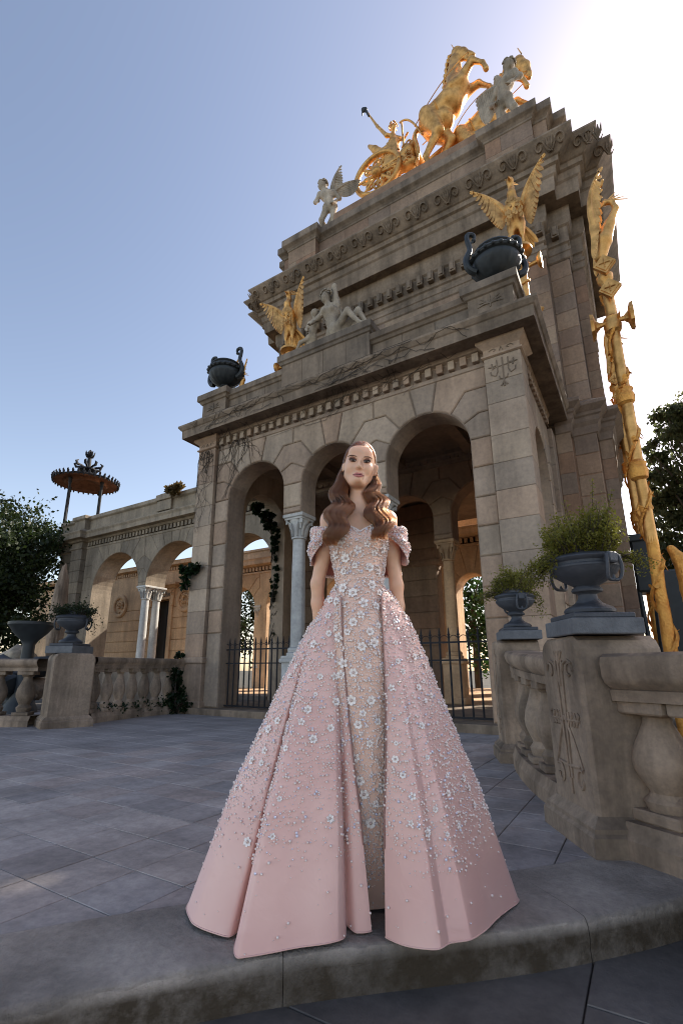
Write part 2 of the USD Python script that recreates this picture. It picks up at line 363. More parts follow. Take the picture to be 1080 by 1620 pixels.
for n, (d, q) in enumerate(tiles):
    hgt = rng.uniform(-.0012, .0012); sl = rng.normal(0, .0015, 2); c = q.centroid
    f3 = lambda u, z, dd, c=c, sl=sl, hgt=hgt: (u, z, dd + hgt + sl[0] * (u - c.x) + sl[1] * (z - c.y))
    if n < 300:
        m_ = MB(); prism(m_, q, -0.012, 0.0, f3, bev=0.0015); g_terrace.part('paving_tile', m_, TILE)
    else: prism(far, q, -0.012, 0.0, f3, bev=0.0025)
g_terrace.part('paving_tile', far, TILE, kind='stuff')
# kerb: long curved edging stones with a worn nosing
kerb_prof = [(-0.444, -0.012), (-0.444, 0.001), (-0.2, .002), (-.08, .002), (-0.03, 0.0015), (-.014, .0005), (-0.006, -0.003), (-.0015, -.008), (0.0, -0.015), (.002, -.028), (0.003, -0.05), (.002, -.075), (-0.002, -0.10), (0, -.13), (0.0, -0.18)]
brk = [0, 12, 24, 33, 40, 46, 50, 54, 58, 63, 68, 74, 81, 89]
for a, b in zip(brk[:-1], brk[1:]):
    P = spline(np.c_[EDGE[a:b + 1], np.zeros(b - a + 1)], (b - a) * 14 + 1)[:, :2]
    t = np.gradient(P, axis=0); t /= np.linalg.norm(t, axis=1, keepdims=True); P[0] += t[0] * .0012; P[-1] -= t[-1] * .0012
    mbk = MB(); sweep(P, kerb_prof[::-1], mb=mbk); v, f = mbk.mesh(); k8 = len(kerb_prof)
    wear = np.abs(meshkit.fbm(v * [9, 9, 22.])) * .009 + np.abs(meshkit.fbm(v * 40.)) * .008          # chipped, worn nosing
    cc = np.repeat(inward(P, .25), k8, 0); d = np.c_[cc - v[:, :2], np.full(len(v), -.05)]; d /= np.linalg.norm(d, axis=1, keepdims=True)
    ed = np.exp(-((v[:, 2] + .012) / .03) ** 2) * (np.linalg.norm(v[:, :2] - np.repeat(P, k8, 0), axis=1) < .05) + .35 * (v[:, 2] < -.03)
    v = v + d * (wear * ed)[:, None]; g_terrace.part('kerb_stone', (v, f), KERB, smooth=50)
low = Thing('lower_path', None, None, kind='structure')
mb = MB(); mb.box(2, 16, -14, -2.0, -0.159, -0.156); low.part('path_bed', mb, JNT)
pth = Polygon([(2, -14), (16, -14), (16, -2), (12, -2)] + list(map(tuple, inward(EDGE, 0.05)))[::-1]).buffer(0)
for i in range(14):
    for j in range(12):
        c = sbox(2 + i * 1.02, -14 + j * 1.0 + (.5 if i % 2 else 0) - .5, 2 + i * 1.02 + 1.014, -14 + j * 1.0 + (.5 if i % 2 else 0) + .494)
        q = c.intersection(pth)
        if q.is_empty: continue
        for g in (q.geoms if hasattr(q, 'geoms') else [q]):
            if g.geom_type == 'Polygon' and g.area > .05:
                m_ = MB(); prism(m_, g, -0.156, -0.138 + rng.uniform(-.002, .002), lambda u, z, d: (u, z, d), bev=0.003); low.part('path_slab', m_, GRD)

# ================================================================ MONUMENT
mon = Thing('monument', 'tall sandstone cascade monument with three-arched porch and heavy stepped cornice', 'monument')
def stones(T, wall, region, lines, to3, mat, d=0.035, bev=0.018, gap=0.011, minarea=.004, name='stone_block'):
    ln = [LineString(l) for l in lines] + [LineString(region.exterior.coords)]
    for q in polygonize(unary_union(ln)):
        if q.area < minarea or not region.contains(q.representative_point()): continue
        m_ = MB(); prism(m_, q, -0.01, d + rng.uniform(-.003, .003), to3, bev=bev, inset=gap)
        if m_.v: T.part(name, m_, mat, parent=wall)
COURSE = [1.13, 1.62, 2.10, 2.59, 3.08, 3.57, 4.09, 4.60, 5.06, 5.52]
AR = [(1.74, .78), (3.705, .725), (5.67, .78)]; ZS = 4.55
def arch_poly(cx, r, z0, zs, n=28):
    a = np.linspace(0, PI, n)
    return Polygon([(cx + r, z0)] + [(cx + r * math.cos(t), zs + r * math.sin(t)) for t in a] + [(cx - r, z0)])
def arch_lines(cx, r, zs, ztop, zc, uL, uR):
    L = []
    for s, e in ((-1, uL), (1, uR)):
        for ang, zt in ((11, ztop), (38, zc[1]), (62, zc[0])):
            a = math.radians(ang); p0 = (cx + s * r * .97 * math.sin(a), zs + r * .97 * math.cos(a)); p1 = (cx + s * (zt - zs) * math.tan(a), zt)
            L.append([p0, p1] if ang == 11 else [p0, p1, (e, zt)])
    return L
def arcade(T, to3, u0, u1, ztop, mat, arches, thick, colx, zcap=3.97, zbase=0.12, wallname='arcade_wall', d=.034, low=1.13):
    wall = sbox(u0, zbase, u1, ztop)
    hole = unary_union([arch_poly(c, r, zcap - .01, ZS) for c, r in arches] + [sbox(arches[0][0] - arches[0][1], zbase - .1, arches[-1][0] + arches[-1][1], zcap)])
    region = wall.difference(hole)
    mb = MB(); prism(mb, region, -thick, 0, to3); 
    # back face
    n = len(mb.v); r_ = np.array(Polygon(region.exterior).simplify(.004).exterior.coords)[:-1]
    if not Polygon(r_).exterior.is_ccw: r_ = r_[::-1]
    t = earcut.triangulate_float64(np.ascontiguousarray(r_), np.array([len(r_)], np.uint32)).reshape(-1, 3).astype(int)[:, ::-1]
    mb.add(np.array([to3(u, z, -thick) for u, z in r_]), t)
    wp = T.part(wallname, mb, mat)
    L = []
    mids = [u0] + colx + [u1]
    for k, (c, r) in enumerate(arches): L += arch_lines(c, r, ZS, ztop, (5.06, 5.52), mids[k], mids[k + 1])
    for u in colx: L.append([(u, 5.52), (u, ztop)])
    for z in COURSE[:-2]:
        if z > low: L += [[(u0, z), (arches[0][0] - arches[0][1] + .01, z)], [(arches[-1][0] + arches[-1][1] - .01, z), (u1, z)]]
        if z > zcap: L += [[(arches[k][0] + arches[k][1] - .02, z), (arches[k + 1][0] - arches[k + 1][1] + .02, z)] for k in range(len(arches) - 1)]
    stones(T, wp, region, L, to3, mat, d=d)
    return wp
front3 = lambda Y: (lambda u, z, d: (u, Y - d, z))
arcade(mon, front3(.12), .55, 6.81, 5.90, ST, AR, .5, [2.75, 4.66])
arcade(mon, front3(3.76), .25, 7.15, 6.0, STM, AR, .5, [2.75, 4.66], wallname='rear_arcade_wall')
side_ar = [(1.95, .80)]
arcade(mon, lambda u, z, d: (7.28 + d, u, z), .55, 3.26, 5.92, ST, side_ar, .42, [], wallname='side_wall')
arcade(mon, lambda u, z, d: (.12 - d, 3.74 - u, z), .12, 3.19, 5.92, ST, [(1.79, .80)], .42, [], wallname='side_wall')
# corner piers in ashlar
def ashlar_pier(T, x0, x1, y0, y1, zs, mat, gap=.003, name='pier', faces=('f',), bev=.006):
    mb = MB(); mb.box(x0 + .012, x1 - .012, y0 + .012, y1, zs[0], zs[-1]); wp = T.part(name, mb, STJ)
    for a, b in zip(zs[:-1], zs[1:]):
        m_ = MB(); m_.box(x0 + rng.uniform(0, .002), x1 - rng.uniform(0, .002), y0 + rng.uniform(0, .002), y1 + .001, a + gap, b - gap, bev); T.part('stone_block', m_, mat, parent=wp)
PZ = [1.13, 1.62, 2.10, 2.59, 3.11, 3.59, 4.05, 4.53, 5.10, 5.50, 5.955]
ashlar_pier(mon, 0, .55, 0, .55, PZ, ST); ashlar_pier(mon, 6.81, 7.40, 0, .55, PZ, ST)
ashlar_pier(mon, 6.95, 7.40, 3.20, 3.735, PZ, ST); ashlar_pier(mon, 0, .5, 3.2, 3.735, PZ, ST)
for x0, x1 in ((0, .55), (6.81, 7.40)):
    mb = MB(); mb.box(x0 - .015, x1 + .015, -.015, .56, .12, 1.0, .008); mb.box(x0 - .05, x1 + .05, -.05, .6, 1.0, 1.13, .02); mb.box(x0 - .05, x1 + .05, -.05, .6, -.1, .24, .015); mon.part('pier_base', mb, ST)
mb = MB(); mb.box(-.05, 7.45, -.17, 3.8, -.15, .12, .01); mon.part('porch_floor', mb, STC)
for x0, x1, pl in ((0, .55, [(.12, .55), (0, .55), (0, 0), (.55, 0), (.55, .12)]), (6.81, 7.4, [(6.81, .12), (6.81, 0), (7.4, 0), (7.4, .55), (7.28, .55)])):
    mb = MB(); sweep(pl, [(0, 5.955), (.035, 5.97), (.035, 6.0), (.0, 6.02), (0, 6.12), (.1, 6.21), (.1, 6.26)], mb=mb); mon.part('pier_capital', mb, ST)
    orn = MB()      # carved candelabrum on the pier and scrolls on its frieze
    cx = (x0 + x1) / 2
    def rel(pts, r=.012): tube([(cx + u, -.004, z) for u, z in pts], r, 5, mb=orn)
    rel([(0, 5.9), (0, 5.45)]); rel([(-.16, 5.74), (.16, 5.76)], .01)
    for s in (-1, 1):
        rel([(s * .09, 5.88), (s * .085, 5.66), (s * .12, 5.58), (s * .19, 5.62), (s * .2, 5.68)], .010); rel([(s * .0, 5.50), (s * .06, 5.52), (s * .07, 5.57)], .009)
        for q in range(4): rel([(s * .17, 5.76), (s * (.17 + .06 * math.cos(q * 1.5)), 5.77 + .06 * math.sin(q * 1.5))], .012)
        a = np.linspace(0, 4.6, 16); rel([(s * (.13 + (.065 - .010 * t) * math.cos(t)), 6.07 + (.040 - .006 * t) * math.sin(t)) for t in a], .008)
    for q in range(3): rel([(0, 5.46), ((q - 1) * .05, 5.38 - (q == 1) * .02)], .014)
    rel([(-.03, 6.04), (0, 6.11), (.03, 6.04)], .009)
    mon.part('carved_ornament', orn, STC)
# central architrave, dentils, soffit
mb = MB(); mb.box(.55, 6.81, .115, .62, 5.90, 6.30)
sweep([(.55, .12), (6.81, .12)], [(0, 5.89), (.03, 5.905), (.03, 5.975), (0, 5.99)], mb=mb); sweep([(.55, .12), (6.81, .12)], [(0, 6.17), (.09, 6.20), (.12, 6.262)], mb=mb)
fr = mon.part('frieze', mb, ST)
for i in range(29):
    m_ = MB(); x = .64 + i * .213; m_.box(x, x + .115, .02, .118, 6.0 + rng.uniform(0, .006), 6.168, .008); mon.part('dentil', m_, ST, parent=fr)
mb = MB(); sweep([(7.28, .55), (7.28, 3.2)], [(0, 5.89), (.03, 5.905), (.03, 5.975), (0, 5.99), (0, 6.17), (.09, 6.2), (.12, 6.262)], mb=mb)
for i in range(12): mb.box(7.275, 7.375, .62 + i * .213, .735 + i * .213, 6.0, 6.168, .008)
mon.part('side_frieze', mb, ST)
ENT = [(-.14, 6.262), (.30, 6.262), (.30, 6.29), (.305, 6.46), (.33, 6.475), (.38, 6.54), (.38, 6.585), (.36, 6.60), (.11, 6.79), (.04, 6.81), (0, 6.87), (-.2, 6.87)]
mb = MB(); sweep([(0, 3.74), (0, 0), (7.4, 0), (7.4, 3.74)], ENT, mb=mb); mon.part('porch_cornice', mb, STC)
# porch ceiling with beams
mb = MB(); mb.box(.1, 7.3, .6, 3.76, 6.2, 6.7)
for x in (1.9, 3.7, 5.5): mb.box(x - .12, x + .12, .6, 3.76, 6.02, 6.21)
sweep([(.4, 3.75), (6.98, 3.75)], [(0, 5.86), (.05, 5.88), (.05, 5.97), (.18, 6.1), (.18, 6.2)], mb=mb)
for i in range(32): mb.box(.5 + i * .2, .61 + i * .2, 3.60, 3.76, 5.99, 6.09)
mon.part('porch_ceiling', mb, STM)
# porch roof and parapet
mb = MB(); mb.box(.0, 7.4, .1, 3.74, 6.72, 6.9); rf = mon.part('porch_roof', mb, STC)
def parapet(x0, x1, y, z0, z1, cap, over, nst, T=mon, back=.25, mat=STC):
    mb = MB(); mb.box(x0 + .005, x1 - .005, y + .012, y + back, z0, z1); wp = T.part('parapet', mb, STJ)
    e = np.linspace(x0, x1, nst + 1)
    for a, b in zip(e[:-1], e[1:]):
        m_ = MB(); m_.box(a + .003, b - .003, y, y + back - .01, z0 + .01, z1 - .002, .006); T.part('parapet_stone', m_, mat, parent=wp)
    mb = MB(); 
    pl = [(x0, y + back), (x0, y), (x1, y), (x1, y + back)]
    sweep(pl, [(0, z1 - .02), (.03, z1 - .005), (over * .6, z1 + .05), (over, z1 + .07), (over, z1 + cap - .02), (over - .02, z1 + cap), (-.1, z1 + cap + .01), (-back, z1 + cap + .01)], mb=mb)
    mb.box(x0 - over + .03, x1 + over - .03, y - over + .03, y + back + .02, z1 + cap - .03, z1 + cap + .006)
    T.part('coping', mb, STC, parent=wp)
parapet(.78, 2.45, .13, 6.86, 7.20, .22, .09, 3); parapet(4.65, 6.62, .13, 6.86, 7.20, .22, .09, 3)
parapet(0, .78, .0, 6.86, 7.24, .24, .10, 1, back=.75); parapet(6.62, 7.4, .0, 6.86, 7.24, .24, .10, 1, back=.75)
parapet(2.45, 4.65, .02, 6.86, 7.46, .24, .08, 4, back=.75)
mb = MB()
for y0, y1, n in ((.8, 3.7, 1),):
    mb.box(7.27, 7.4, y0, y1, 6.86, 7.2); mb.box(7.2, 7.48, y0, y1, 7.2, 7.4, .02); mb.box(0., .13, y0, y1, 6.86, 7.2); mb.box(-.08, .2, y0, y1, 7.2, 7.4, .02)
mon.part('side_parapet', mb, STC)
for cx in (.39, 7.01):       # carved leaf panel on the corner pedestals
    orn = MB()
    for s in (-1, 1):
        for k in range(3): tube([(cx, -.004, 7.02), (cx + s * .1, -.008, 7.03 + .04 * k), (cx + s * (.22 - .03 * k), -.004, 7.0 + .075 * k)], [.012, .02, .006], 5, mb=orn)
    tube([(cx, -.004, 6.95), (cx, -.008, 7.17)], [.014, .01], 5, mb=orn); mon.part('carved_panel', orn, STC)
# columns of the porch
def column(T, x, y, mat, r=.142, zb=1.13, zt=3.97, ped=True, flat_=1.0):
    mb = MB()
    lathe([(0, zb), (r * 1.5, zb), (r * 1.5, zb + .05), (r * 1.28, zb + .07), (r * 1.36, zb + .11), (r * 1.3, zb + .14), (r * 1.02, zb + .17), (r, zb + .22), (r * .985, zb + 1.2), (r * .90, zt - .53), (r * .89, zt - .52), (r * 1.12, zt - .51), (r * 1.14, zt - .48), (r * .9, zt - .47)], (x, y, 0), 28, mb)
    sh = T.part('column', mb, mat, smooth=30)
    mb = MB(); lathe([(r * .9, zt - .48), (r * .95, zt - .38), (r * 1.05, zt - .28), (r * 1.22, zt - .2), (r * 1.5, zt - .12)], (x, y, 0), 24, mb)
    for k in range(8):      # leaves
        a = k * PI / 4 + PI / 8; c, s = math.cos(a), math.sin(a)
        P = [(r * .95, zt - .46), (r * 1.1, zt - .34), (r * 1.3, zt - .25), (r * 1.52, zt - .2), (r * 1.45, zt - .25)]
        tube([(x + q * c, y + q * s, z) for q, z in P], [.05, .06, .05, .035, .015], 6, mb, flat=.35)
    for k in range(4):
        a = k * PI / 2 + PI / 4; c, s = math.cos(a), math.sin(a)
        tube([(x + q * c, y + q * s, z) for q, z in ((r * 1.1, zt - .3), (r * 1.5, zt - .17), (r * 1.85, zt - .13), (r * 1.8, zt - .2), (r * 1.65, zt - .18))], [.03, .03, .035, .03, .015], 6, mb)
    T.part('capital', mb, mat, smooth=40, parent=sh)
    mb = MB(); h = r * 1.55
    mb.box(x - h, x + h, y - h, y + h, zt - .12, zt - .07, .01); mb.box(x - h - .03, x + h + .03, y - h - .03, y + h + .03, zt - .075, zt + .0, .012); T.part('abacus', mb, mat, parent=sh)
    if ped:
        mb = MB(); h = r * 1.55
        mb.box(x - h - .05, x + h + .05, y - h - .05, y + h + .05, .12, .26, .02); mb.box(x - h, x + h, y - h, y + h, .25, zb - .12, .01); mb.box(x - h - .04, x + h + .04, y - h - .04, y + h + .04, zb - .13, zb - .05, .02); mb.box(x - h - .01, x + h + .01, y - h - .01, y + h + .01, zb - .05, zb, .01)
        T.part('pedestal', mb, mat, parent=sh)
for x in (2.75, 4.66): column(mon, x, .37, MAR); column(mon, x, 4.01, STI)
# ---- main block behind the porch
PLAN = [(-1.08, 9), (-1.08, 4.61), (-.81, 4.61), (-.81, 4.07), (-.31, 4.07), (-.31, 3.74), (7.72, 3.74), (7.72, 4.07), (8.22, 4.07), (8.22, 4.61), (8.49, 4.61), (8.49, 9)]
core = Polygon(PLAN).buffer(-.012, join_style=2)
up = mon.part('upper_wall', flat(core, 6.0, 13.3), STM)
def crs(z0, z1, h=.485):
    n = max(1, round((z1 - z0) / h)); return list(np.linspace(z0, z1, n + 1))
def face_blocks(x0, x1, Y, zs, parent, mat, d, gap, bev, split=None):
    for k, (a, b) in enumerate(zip(zs[:-1], zs[1:])):
        cuts = [x0] + ([s + (.0 if k % 2 else .0) for s in split[k % 2]] if split else []) + [x1]
        for u, w in zip(cuts[:-1], cuts[1:]):
            m_ = MB(); prism(m_, sbox(u, a, w, b), -.0, d + rng.uniform(-.0015, .0015), lambda uu, z, dd: (uu, Y + .012 - dd, z), bev=bev, inset=gap); mon.part('stone_block', m_, mat, parent=parent)
zu = crs(6.86, 10.78)
face_blocks(-.31, 7.72, 3.74, zu, up, STM, .012, .003, .003, split=([1.0, 2.6, 4.1, 5.5, 6.75], [.4, 1.8, 3.3, 4.8, 6.2, 7.2]))
face_blocks(7.724, 8.22, 4.07, zu, up, STM, .012, .014, .010); face_blocks(-.81, -.314, 4.07, zu, up, STM, .012, .014, .010)
face_blocks(8.224, 8.49, 4.61, zu, up, STM, .012, .003, .003); face_blocks(-1.08, -.814, 4.61, zu, up, STM, .012, .003, .003)
lw = mon.part('lower_pier', flat(Polygon([(7.2, 3.76), (7.708, 3.752), (7.708, 4.082), (8.208, 4.082), (8.208, 4.622), (8.478, 4.622), (8.478, 6.2), (7.2, 6.2)]), -.15, 6.05), STM); mon.part('lower_pier', flat(Polygon([(.1, 3.76), (-.3, 3.752), (-.3, 4.082), (-.8, 4.082), (-.8, 4.622), (-1.07, 4.622), (-1.07, 5.4), (.1, 5.4)]), -.15, 6.05), STM)
zl = crs(1.13, 6.03)
face_blocks(7.404, 7.72, 3.74, zl, lw, STM, .012, .003, .003); face_blocks(7.724, 8.22, 4.07, zl, lw, STM, .012, .014, .01); face_blocks(8.224, 8.49, 4.61, zl, lw, STM, .012, .003, .003)
face_blocks(7.404, 7.72, 3.74, [-.1, 1.12], lw, STM, .03, .003, .01); face_blocks(7.724, 8.22, 4.07, [-.1, 1.12], lw, STM, .03, .003, .01); face_blocks(8.224, 8.49, 4.61, [-.1, 1.12], lw, STM, .03, .003, .01)
mb = MB(); sweep([(7.42, 3.74)] + PLAN[6:], [(0, 6.0), (.03, 6.02), (.04, 6.13), (.04, 6.20), (.1, 6.29), (.1, 6.40), (.14, 6.43), (.14, 6.5), (.27, 6.61), (.27, 6.68), (.02, 6.84), (0, 6.86)], mb=mb); mon.part('impost_cornice', mb, STM); mb = MB()
sweep(PLAN[:6] + [(-.02, 3.74)], [(0, 6.0), (.03, 6.02), (.04, 6.13), (.04, 6.20), (.1, 6.29), (.1, 6.40), (.14, 6.43), (.14, 6.5), (.27, 6.61), (.27, 6.68), (.02, 6.84), (0, 6.86)], mb=mb)
mon.part('impost_cornice', mb, STM)
ENTM = [(0, 10.78), (.035, 10.81), (.035, 10.98), (.06, 11.0), (.06, 11.09), (0, 11.12), (0, 11.24), (.05, 11.27), (.05, 11.33), (.05, 11.72), (.11, 11.76), (.15, 11.9), (.15, 12.0), (.16, 12.24), (.42, 12.24), (.43, 12.27), (.45, 12.64), (.50, 12.68), (.53, 12.86), (.60, 12.89), (.61, 13.03), (.655, 13.05), (.70, 13.09), (.92, 13.31), (.98, 13.38), (.98, 13.43), (.95, 13.45), (.12, 13.66), (-.3, 13.68)]
mb = MB(); sweep(PLAN, ENTM, mb=mb); mc = mon.part('main_cornice', mb, STC)
def dent(x0, x1, Y, n):
    for x in np.linspace(x0, x1, n):
        m_ = MB(); m_.box(x - .085, x + .085, Y - .20, Y - .045, 11.40, 11.715, .012); m_.box(x - .05, x + .05, Y - .235, Y - .19, 11.44, 11.70, .01); mon.part('dentil', m_, STC, parent=mc)
dent(-.25, 7.66, 3.74, 26); dent(7.98, 8.17, 4.07, 1); dent(-.66, -.6, 4.07, 1)
def scroll(x, y, flip, dirx=1):     # carved scroll lying on the sloping crown moulding
    mb = MB(); a = np.linspace(0, 2.2 * PI, 20)
    def P(u, w): return (x + u, y - .695 - w * .29, 13.06 + w * .31)
    tube([P(flip * (.125 * (1 - t / 9.) * math.cos(t) - .02), .5 + .36 * (1 - t / 9.) * math.sin(t)) for t in a], .026, 5, mb)
    tube([P(flip * .105, .5), P(flip * .17, .2), P(flip * .25, .12), P(flip * .3, .3)], [.028, .026, .022, .010], 5, mb)
    for k in range(3): tube([P(flip * .2, .2), P(flip * (.16 + .05 * k), .5), P(flip * (.15 + .07 * k), .85)], [.016, .036, .008], 4, mb)
    mon.part('carved_scroll', mb, STC, parent=mc)
for i in range(23): scroll(-1.05 + i * .43, 3.74, 1 if i % 2 else -1)
for x in (8.9, 9.1): scroll(x - .1, 4.07, 1)
for x in (-1.55,): scroll(x, 4.07, 1)
scroll(9.2, 4.61, 1)
# attic
APLAN = [(-1.04, 8.8), (-1.04, 4.49), (-.74, 4.49), (-.74, 4.0), (-.4, 4.0), (-.4, 3.8), (.77, 3.8), (.77, 4.05), (6.57, 4.05), (6.57, 3.8), (7.83, 3.8), (7.83, 4.0), (8.17, 4.0), (8.17, 4.49), (8.47, 4.49), (8.47, 8.8)]
at = mon.part('attic_wall', flat(Polygon(APLAN).buffer(-.01, join_style=2), 13.5, 15.9), STM)
def ablk(x0, x1, Y, zs, cuts):
    for k, (a, b) in enumerate(zip(zs[:-1], zs[1:])):
        e = [x0] + cuts[k % len(cuts)] + [x1]
        for u, w in zip(e[:-1], e[1:]):
            m_ = MB(); prism(m_, sbox(u, a, w, b), 0, .012, lambda uu, z, dd: (uu, Y + .01 - dd, z), bev=.003, inset=.003); mon.part('attic_block', m_, STM, parent=at)
AZ = [13.66, 14.2, 14.85, 15.42]
ablk(-.4, .77, 3.8, AZ, [[.2], [-.05], [.3]]); ablk(6.57, 7.83, 3.8, AZ, [[7.1], [7.3], [7.0]]); ablk(.78, 6.56, 4.05, AZ, [[1.5, 2.4, 3.1, 4.0, 4.8, 5.7], [1.2, 2.0, 2.9, 3.6, 4.5, 5.2, 6.0], [1.8, 2.7, 3.5, 4.4, 5.5]])
ablk(7.83, 8.17, 4.0, AZ, [[]]); ablk(8.17, 8.47, 4.49, AZ, [[]])
mb = MB(); sweep(APLAN, [(0, 15.38), (.03, 15.40), (.03, 15.46), (.08, 15.52), (.17, 15.58), (.18, 15.6), (.18, 15.84), (.15, 15.88), (-.3, 15.92)], mb=mb)
sweep(APLAN, [(.06, 13.6), (.06, 13.74), (.02, 13.8), (0, 13.82)], mb=mb); mon.part('attic_cornice', mb, STC)
mb = MB(); flat(Polygon(APLAN).buffer(-.02), 15.85, 15.93, mb); mb.box(1.28, 6.3, 4.18, 8.0, 15.9, 16.52, .01); mon.part('statue_plinth', mb, STM)
# weathered square block with small turned knob at the right-hand attic corner
mb = MB(); mb.box(7.55, 8.0, 3.95, 4.5, 15.9, 16.1, .03); lathe([(0, 16.08), (.2, 16.1), (.17, 16.2), (.2, 16.3), (.12, 16.42), (0, 16.5)], (7.75, 4.2, 0), 14, mb); mon.part('corner_finial', mb, STAT)
# ================================================================ LEFT WING, FAR ARCADE
wing = Thing('arcade_wing', 'long low grey stone arcade wing with two wide arches, left of the tall monument', 'building')
WY = 4.19
WAR = [(-9.05, 1.5), (-5.62, 1.5)]; wz = 3.97
wwall = sbox(-11.25, .1, -1.1, 5.9).difference(unary_union([arch_poly(c, r, -.2, wz) for c, r in WAR] + [arch_poly(-2.3, 1.3, -.2, wz), sbox(-7.56, -.2, -7.1, wz)]))
mb = MB(); prism(mb, wwall, -.9, 0, front3(WY)); 
wp = wing.part('arcade_wall', mb, STW)
L = []
for c, r in WAR:
    uL, uR = (c - 2.2, c + 1.715)
    for s, e in ((-1, uL), (1, uR)):
        for ang, zt in ((7, 5.9), (21, 5.9), (36, 5.9), (55, 5.12), (75, 4.62)):
            a = math.radians(ang); p0 = (c + s * r * .98 * math.sin(a), wz + r * .98 * math.cos(a)); zz_ = zt
            p1 = (c + s * (zz_ - wz) * math.tan(a), zz_)
            if ang > 40: p1 = (c + s * min(abs((zz_ - wz) * math.tan(a)), 1.66), zz_); L.append([p0, p1, (e, zz_)])
            else: L.append([p0, p1])
for z in COURSE[:7]: L += [[(-11.25, z), (-10.52, z)]] + ([[(-7.58, z), (-7.09, z)]] if z > 3.9 else [])
L += [[(-7.335, 5.12), (-7.335, 5.9)], [(-3.9, .1), (-3.9, 5.9)]]
stones(wing, wp, wwall.intersection(sbox(-11.25, .12, -3.9, 5.9)), L, front3(WY), STW, d=.02, bev=.01, gap=.006)
for x0, x1 in ((-12.05, -11.27),):
    ashlar_pier(wing, x0, x1, 3.95, 5.1, crs(.1, 5.9), STW, gap=.008, name='end_pier', bev=.02)
ashlar_pier(wing, -13.2, -12.06, 4.15, 5.1, crs(.1, 5.9), STW, gap=.008, name='end_pier', bev=.02)
WPL = [(-13.3, 7), (-13.3, 4.15), (-12.05, 4.15), (-12.05, 3.95), (-11.27, 3.95), (-11.27, WY), (-1.1, WY)]
mb = MB(); sweep(WPL, [(0, 5.88), (.04, 5.9), (.04, 5.98), (0, 6.0), (.0, 6.18), (.08, 6.2), (.16, 6.26), (.34, 6.29), (.34, 6.46), (.40, 6.54), (.40, 6.58), (.1, 6.74), (0, 6.76), (0, 7.18), (.07, 7.22), (.09, 7.24), (.09, 7.36), (.06, 7.39), (-.35, 7.4), (-.35, 6.4)], mb=mb)
mb.box(-11.2, -1.1, WY, WY + .9, 5.9, 6.25)
wc = wing.part('wing_cornice', mb, STW)
for i in range(46):
    m_ = MB(); x = -11.1 + i * .2; m_.box(x, x + .11, WY - .09, WY, 6.0, 6.17); wing.part('dentil', m_, STW, parent=wc)
for x in (-6.35,):
    mb = MB(); mb.box(x - .4, x + .4, 4.08, 4.5, 6.78, 7.20, .02); mb.box(x - .44, x + .44, 4.02, 4.55, 7.20, 7.44, .02); mb.box(x - .3, x + .3, 4.1, 4.45, 7.43, 7.50, .02); wing.part('parapet_block', mb, STW)
# twin columns in depth between the wide arches
for x, y in ((-7.335, 4.42), (-7.335, 4.92)): column(wing, x, y, MAR, r=.15, zb=.95, ped=False)
mb = MB(); mb.box(-7.6, -7.07, 4.15, 5.2, .1, .95, .02); mb.box(-11.25, -1.1, WY - .02, WY + .92, -.1, .12); wing.part('column_plinth', mb, STW)
# roofless passage: sunlit floor and back wall with bounced warmth in its colour, with medallions and a doorway
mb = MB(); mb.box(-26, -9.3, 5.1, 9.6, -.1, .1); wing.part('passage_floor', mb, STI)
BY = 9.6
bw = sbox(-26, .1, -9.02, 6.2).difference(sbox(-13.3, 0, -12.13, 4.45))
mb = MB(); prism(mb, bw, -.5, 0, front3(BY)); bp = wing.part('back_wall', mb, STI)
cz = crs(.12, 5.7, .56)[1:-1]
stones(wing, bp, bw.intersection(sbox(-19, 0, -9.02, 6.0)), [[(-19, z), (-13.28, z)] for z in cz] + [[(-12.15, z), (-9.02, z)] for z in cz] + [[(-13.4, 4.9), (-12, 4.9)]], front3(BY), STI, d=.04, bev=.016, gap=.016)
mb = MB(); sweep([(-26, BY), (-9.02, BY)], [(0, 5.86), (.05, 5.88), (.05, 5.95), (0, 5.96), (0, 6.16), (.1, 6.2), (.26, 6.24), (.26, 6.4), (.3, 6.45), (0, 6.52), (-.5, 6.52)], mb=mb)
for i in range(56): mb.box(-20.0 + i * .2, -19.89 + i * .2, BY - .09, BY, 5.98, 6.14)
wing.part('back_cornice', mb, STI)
for x in (-16.3, -10.95):
    z = 4.35; mb = MB(); lathe([(0, .0), (.44, .0), (.44, .06), (.50, .10), (.60, .10), (.66, .04), (.66, -.03)], (0, 0, 0), 36, mb); v, f = mb.mesh()
    v = np.stack([v[:, 0], -v[:, 2], v[:, 1]], 1) + [x, BY - .04, z]; md = wing.part('medallion', (v, f[:, ::-1]), STI)
    mb = MB(); r_ = random.Random(int(-x * 7))
    for q in range(18):
        a = r_.uniform(0, 6.28); rr = r_.uniform(.05, .36); mb.tm(trimesh.creation.icosphere(1, r_.uniform(.05, .09)).apply_transform(trimesh.transformations.translation_matrix((x + rr * math.cos(a), BY - .05, z + rr * math.sin(a)))))
    a = np.linspace(0, 5, 16); tube([(x + (.3 - .045 * t) * math.cos(t), BY - .09, z + (.3 - .045 * t) * math.sin(t)) for t in a], .05, 5, mb)
    wing.part('relief', mb, STI, smooth=True, parent=md)
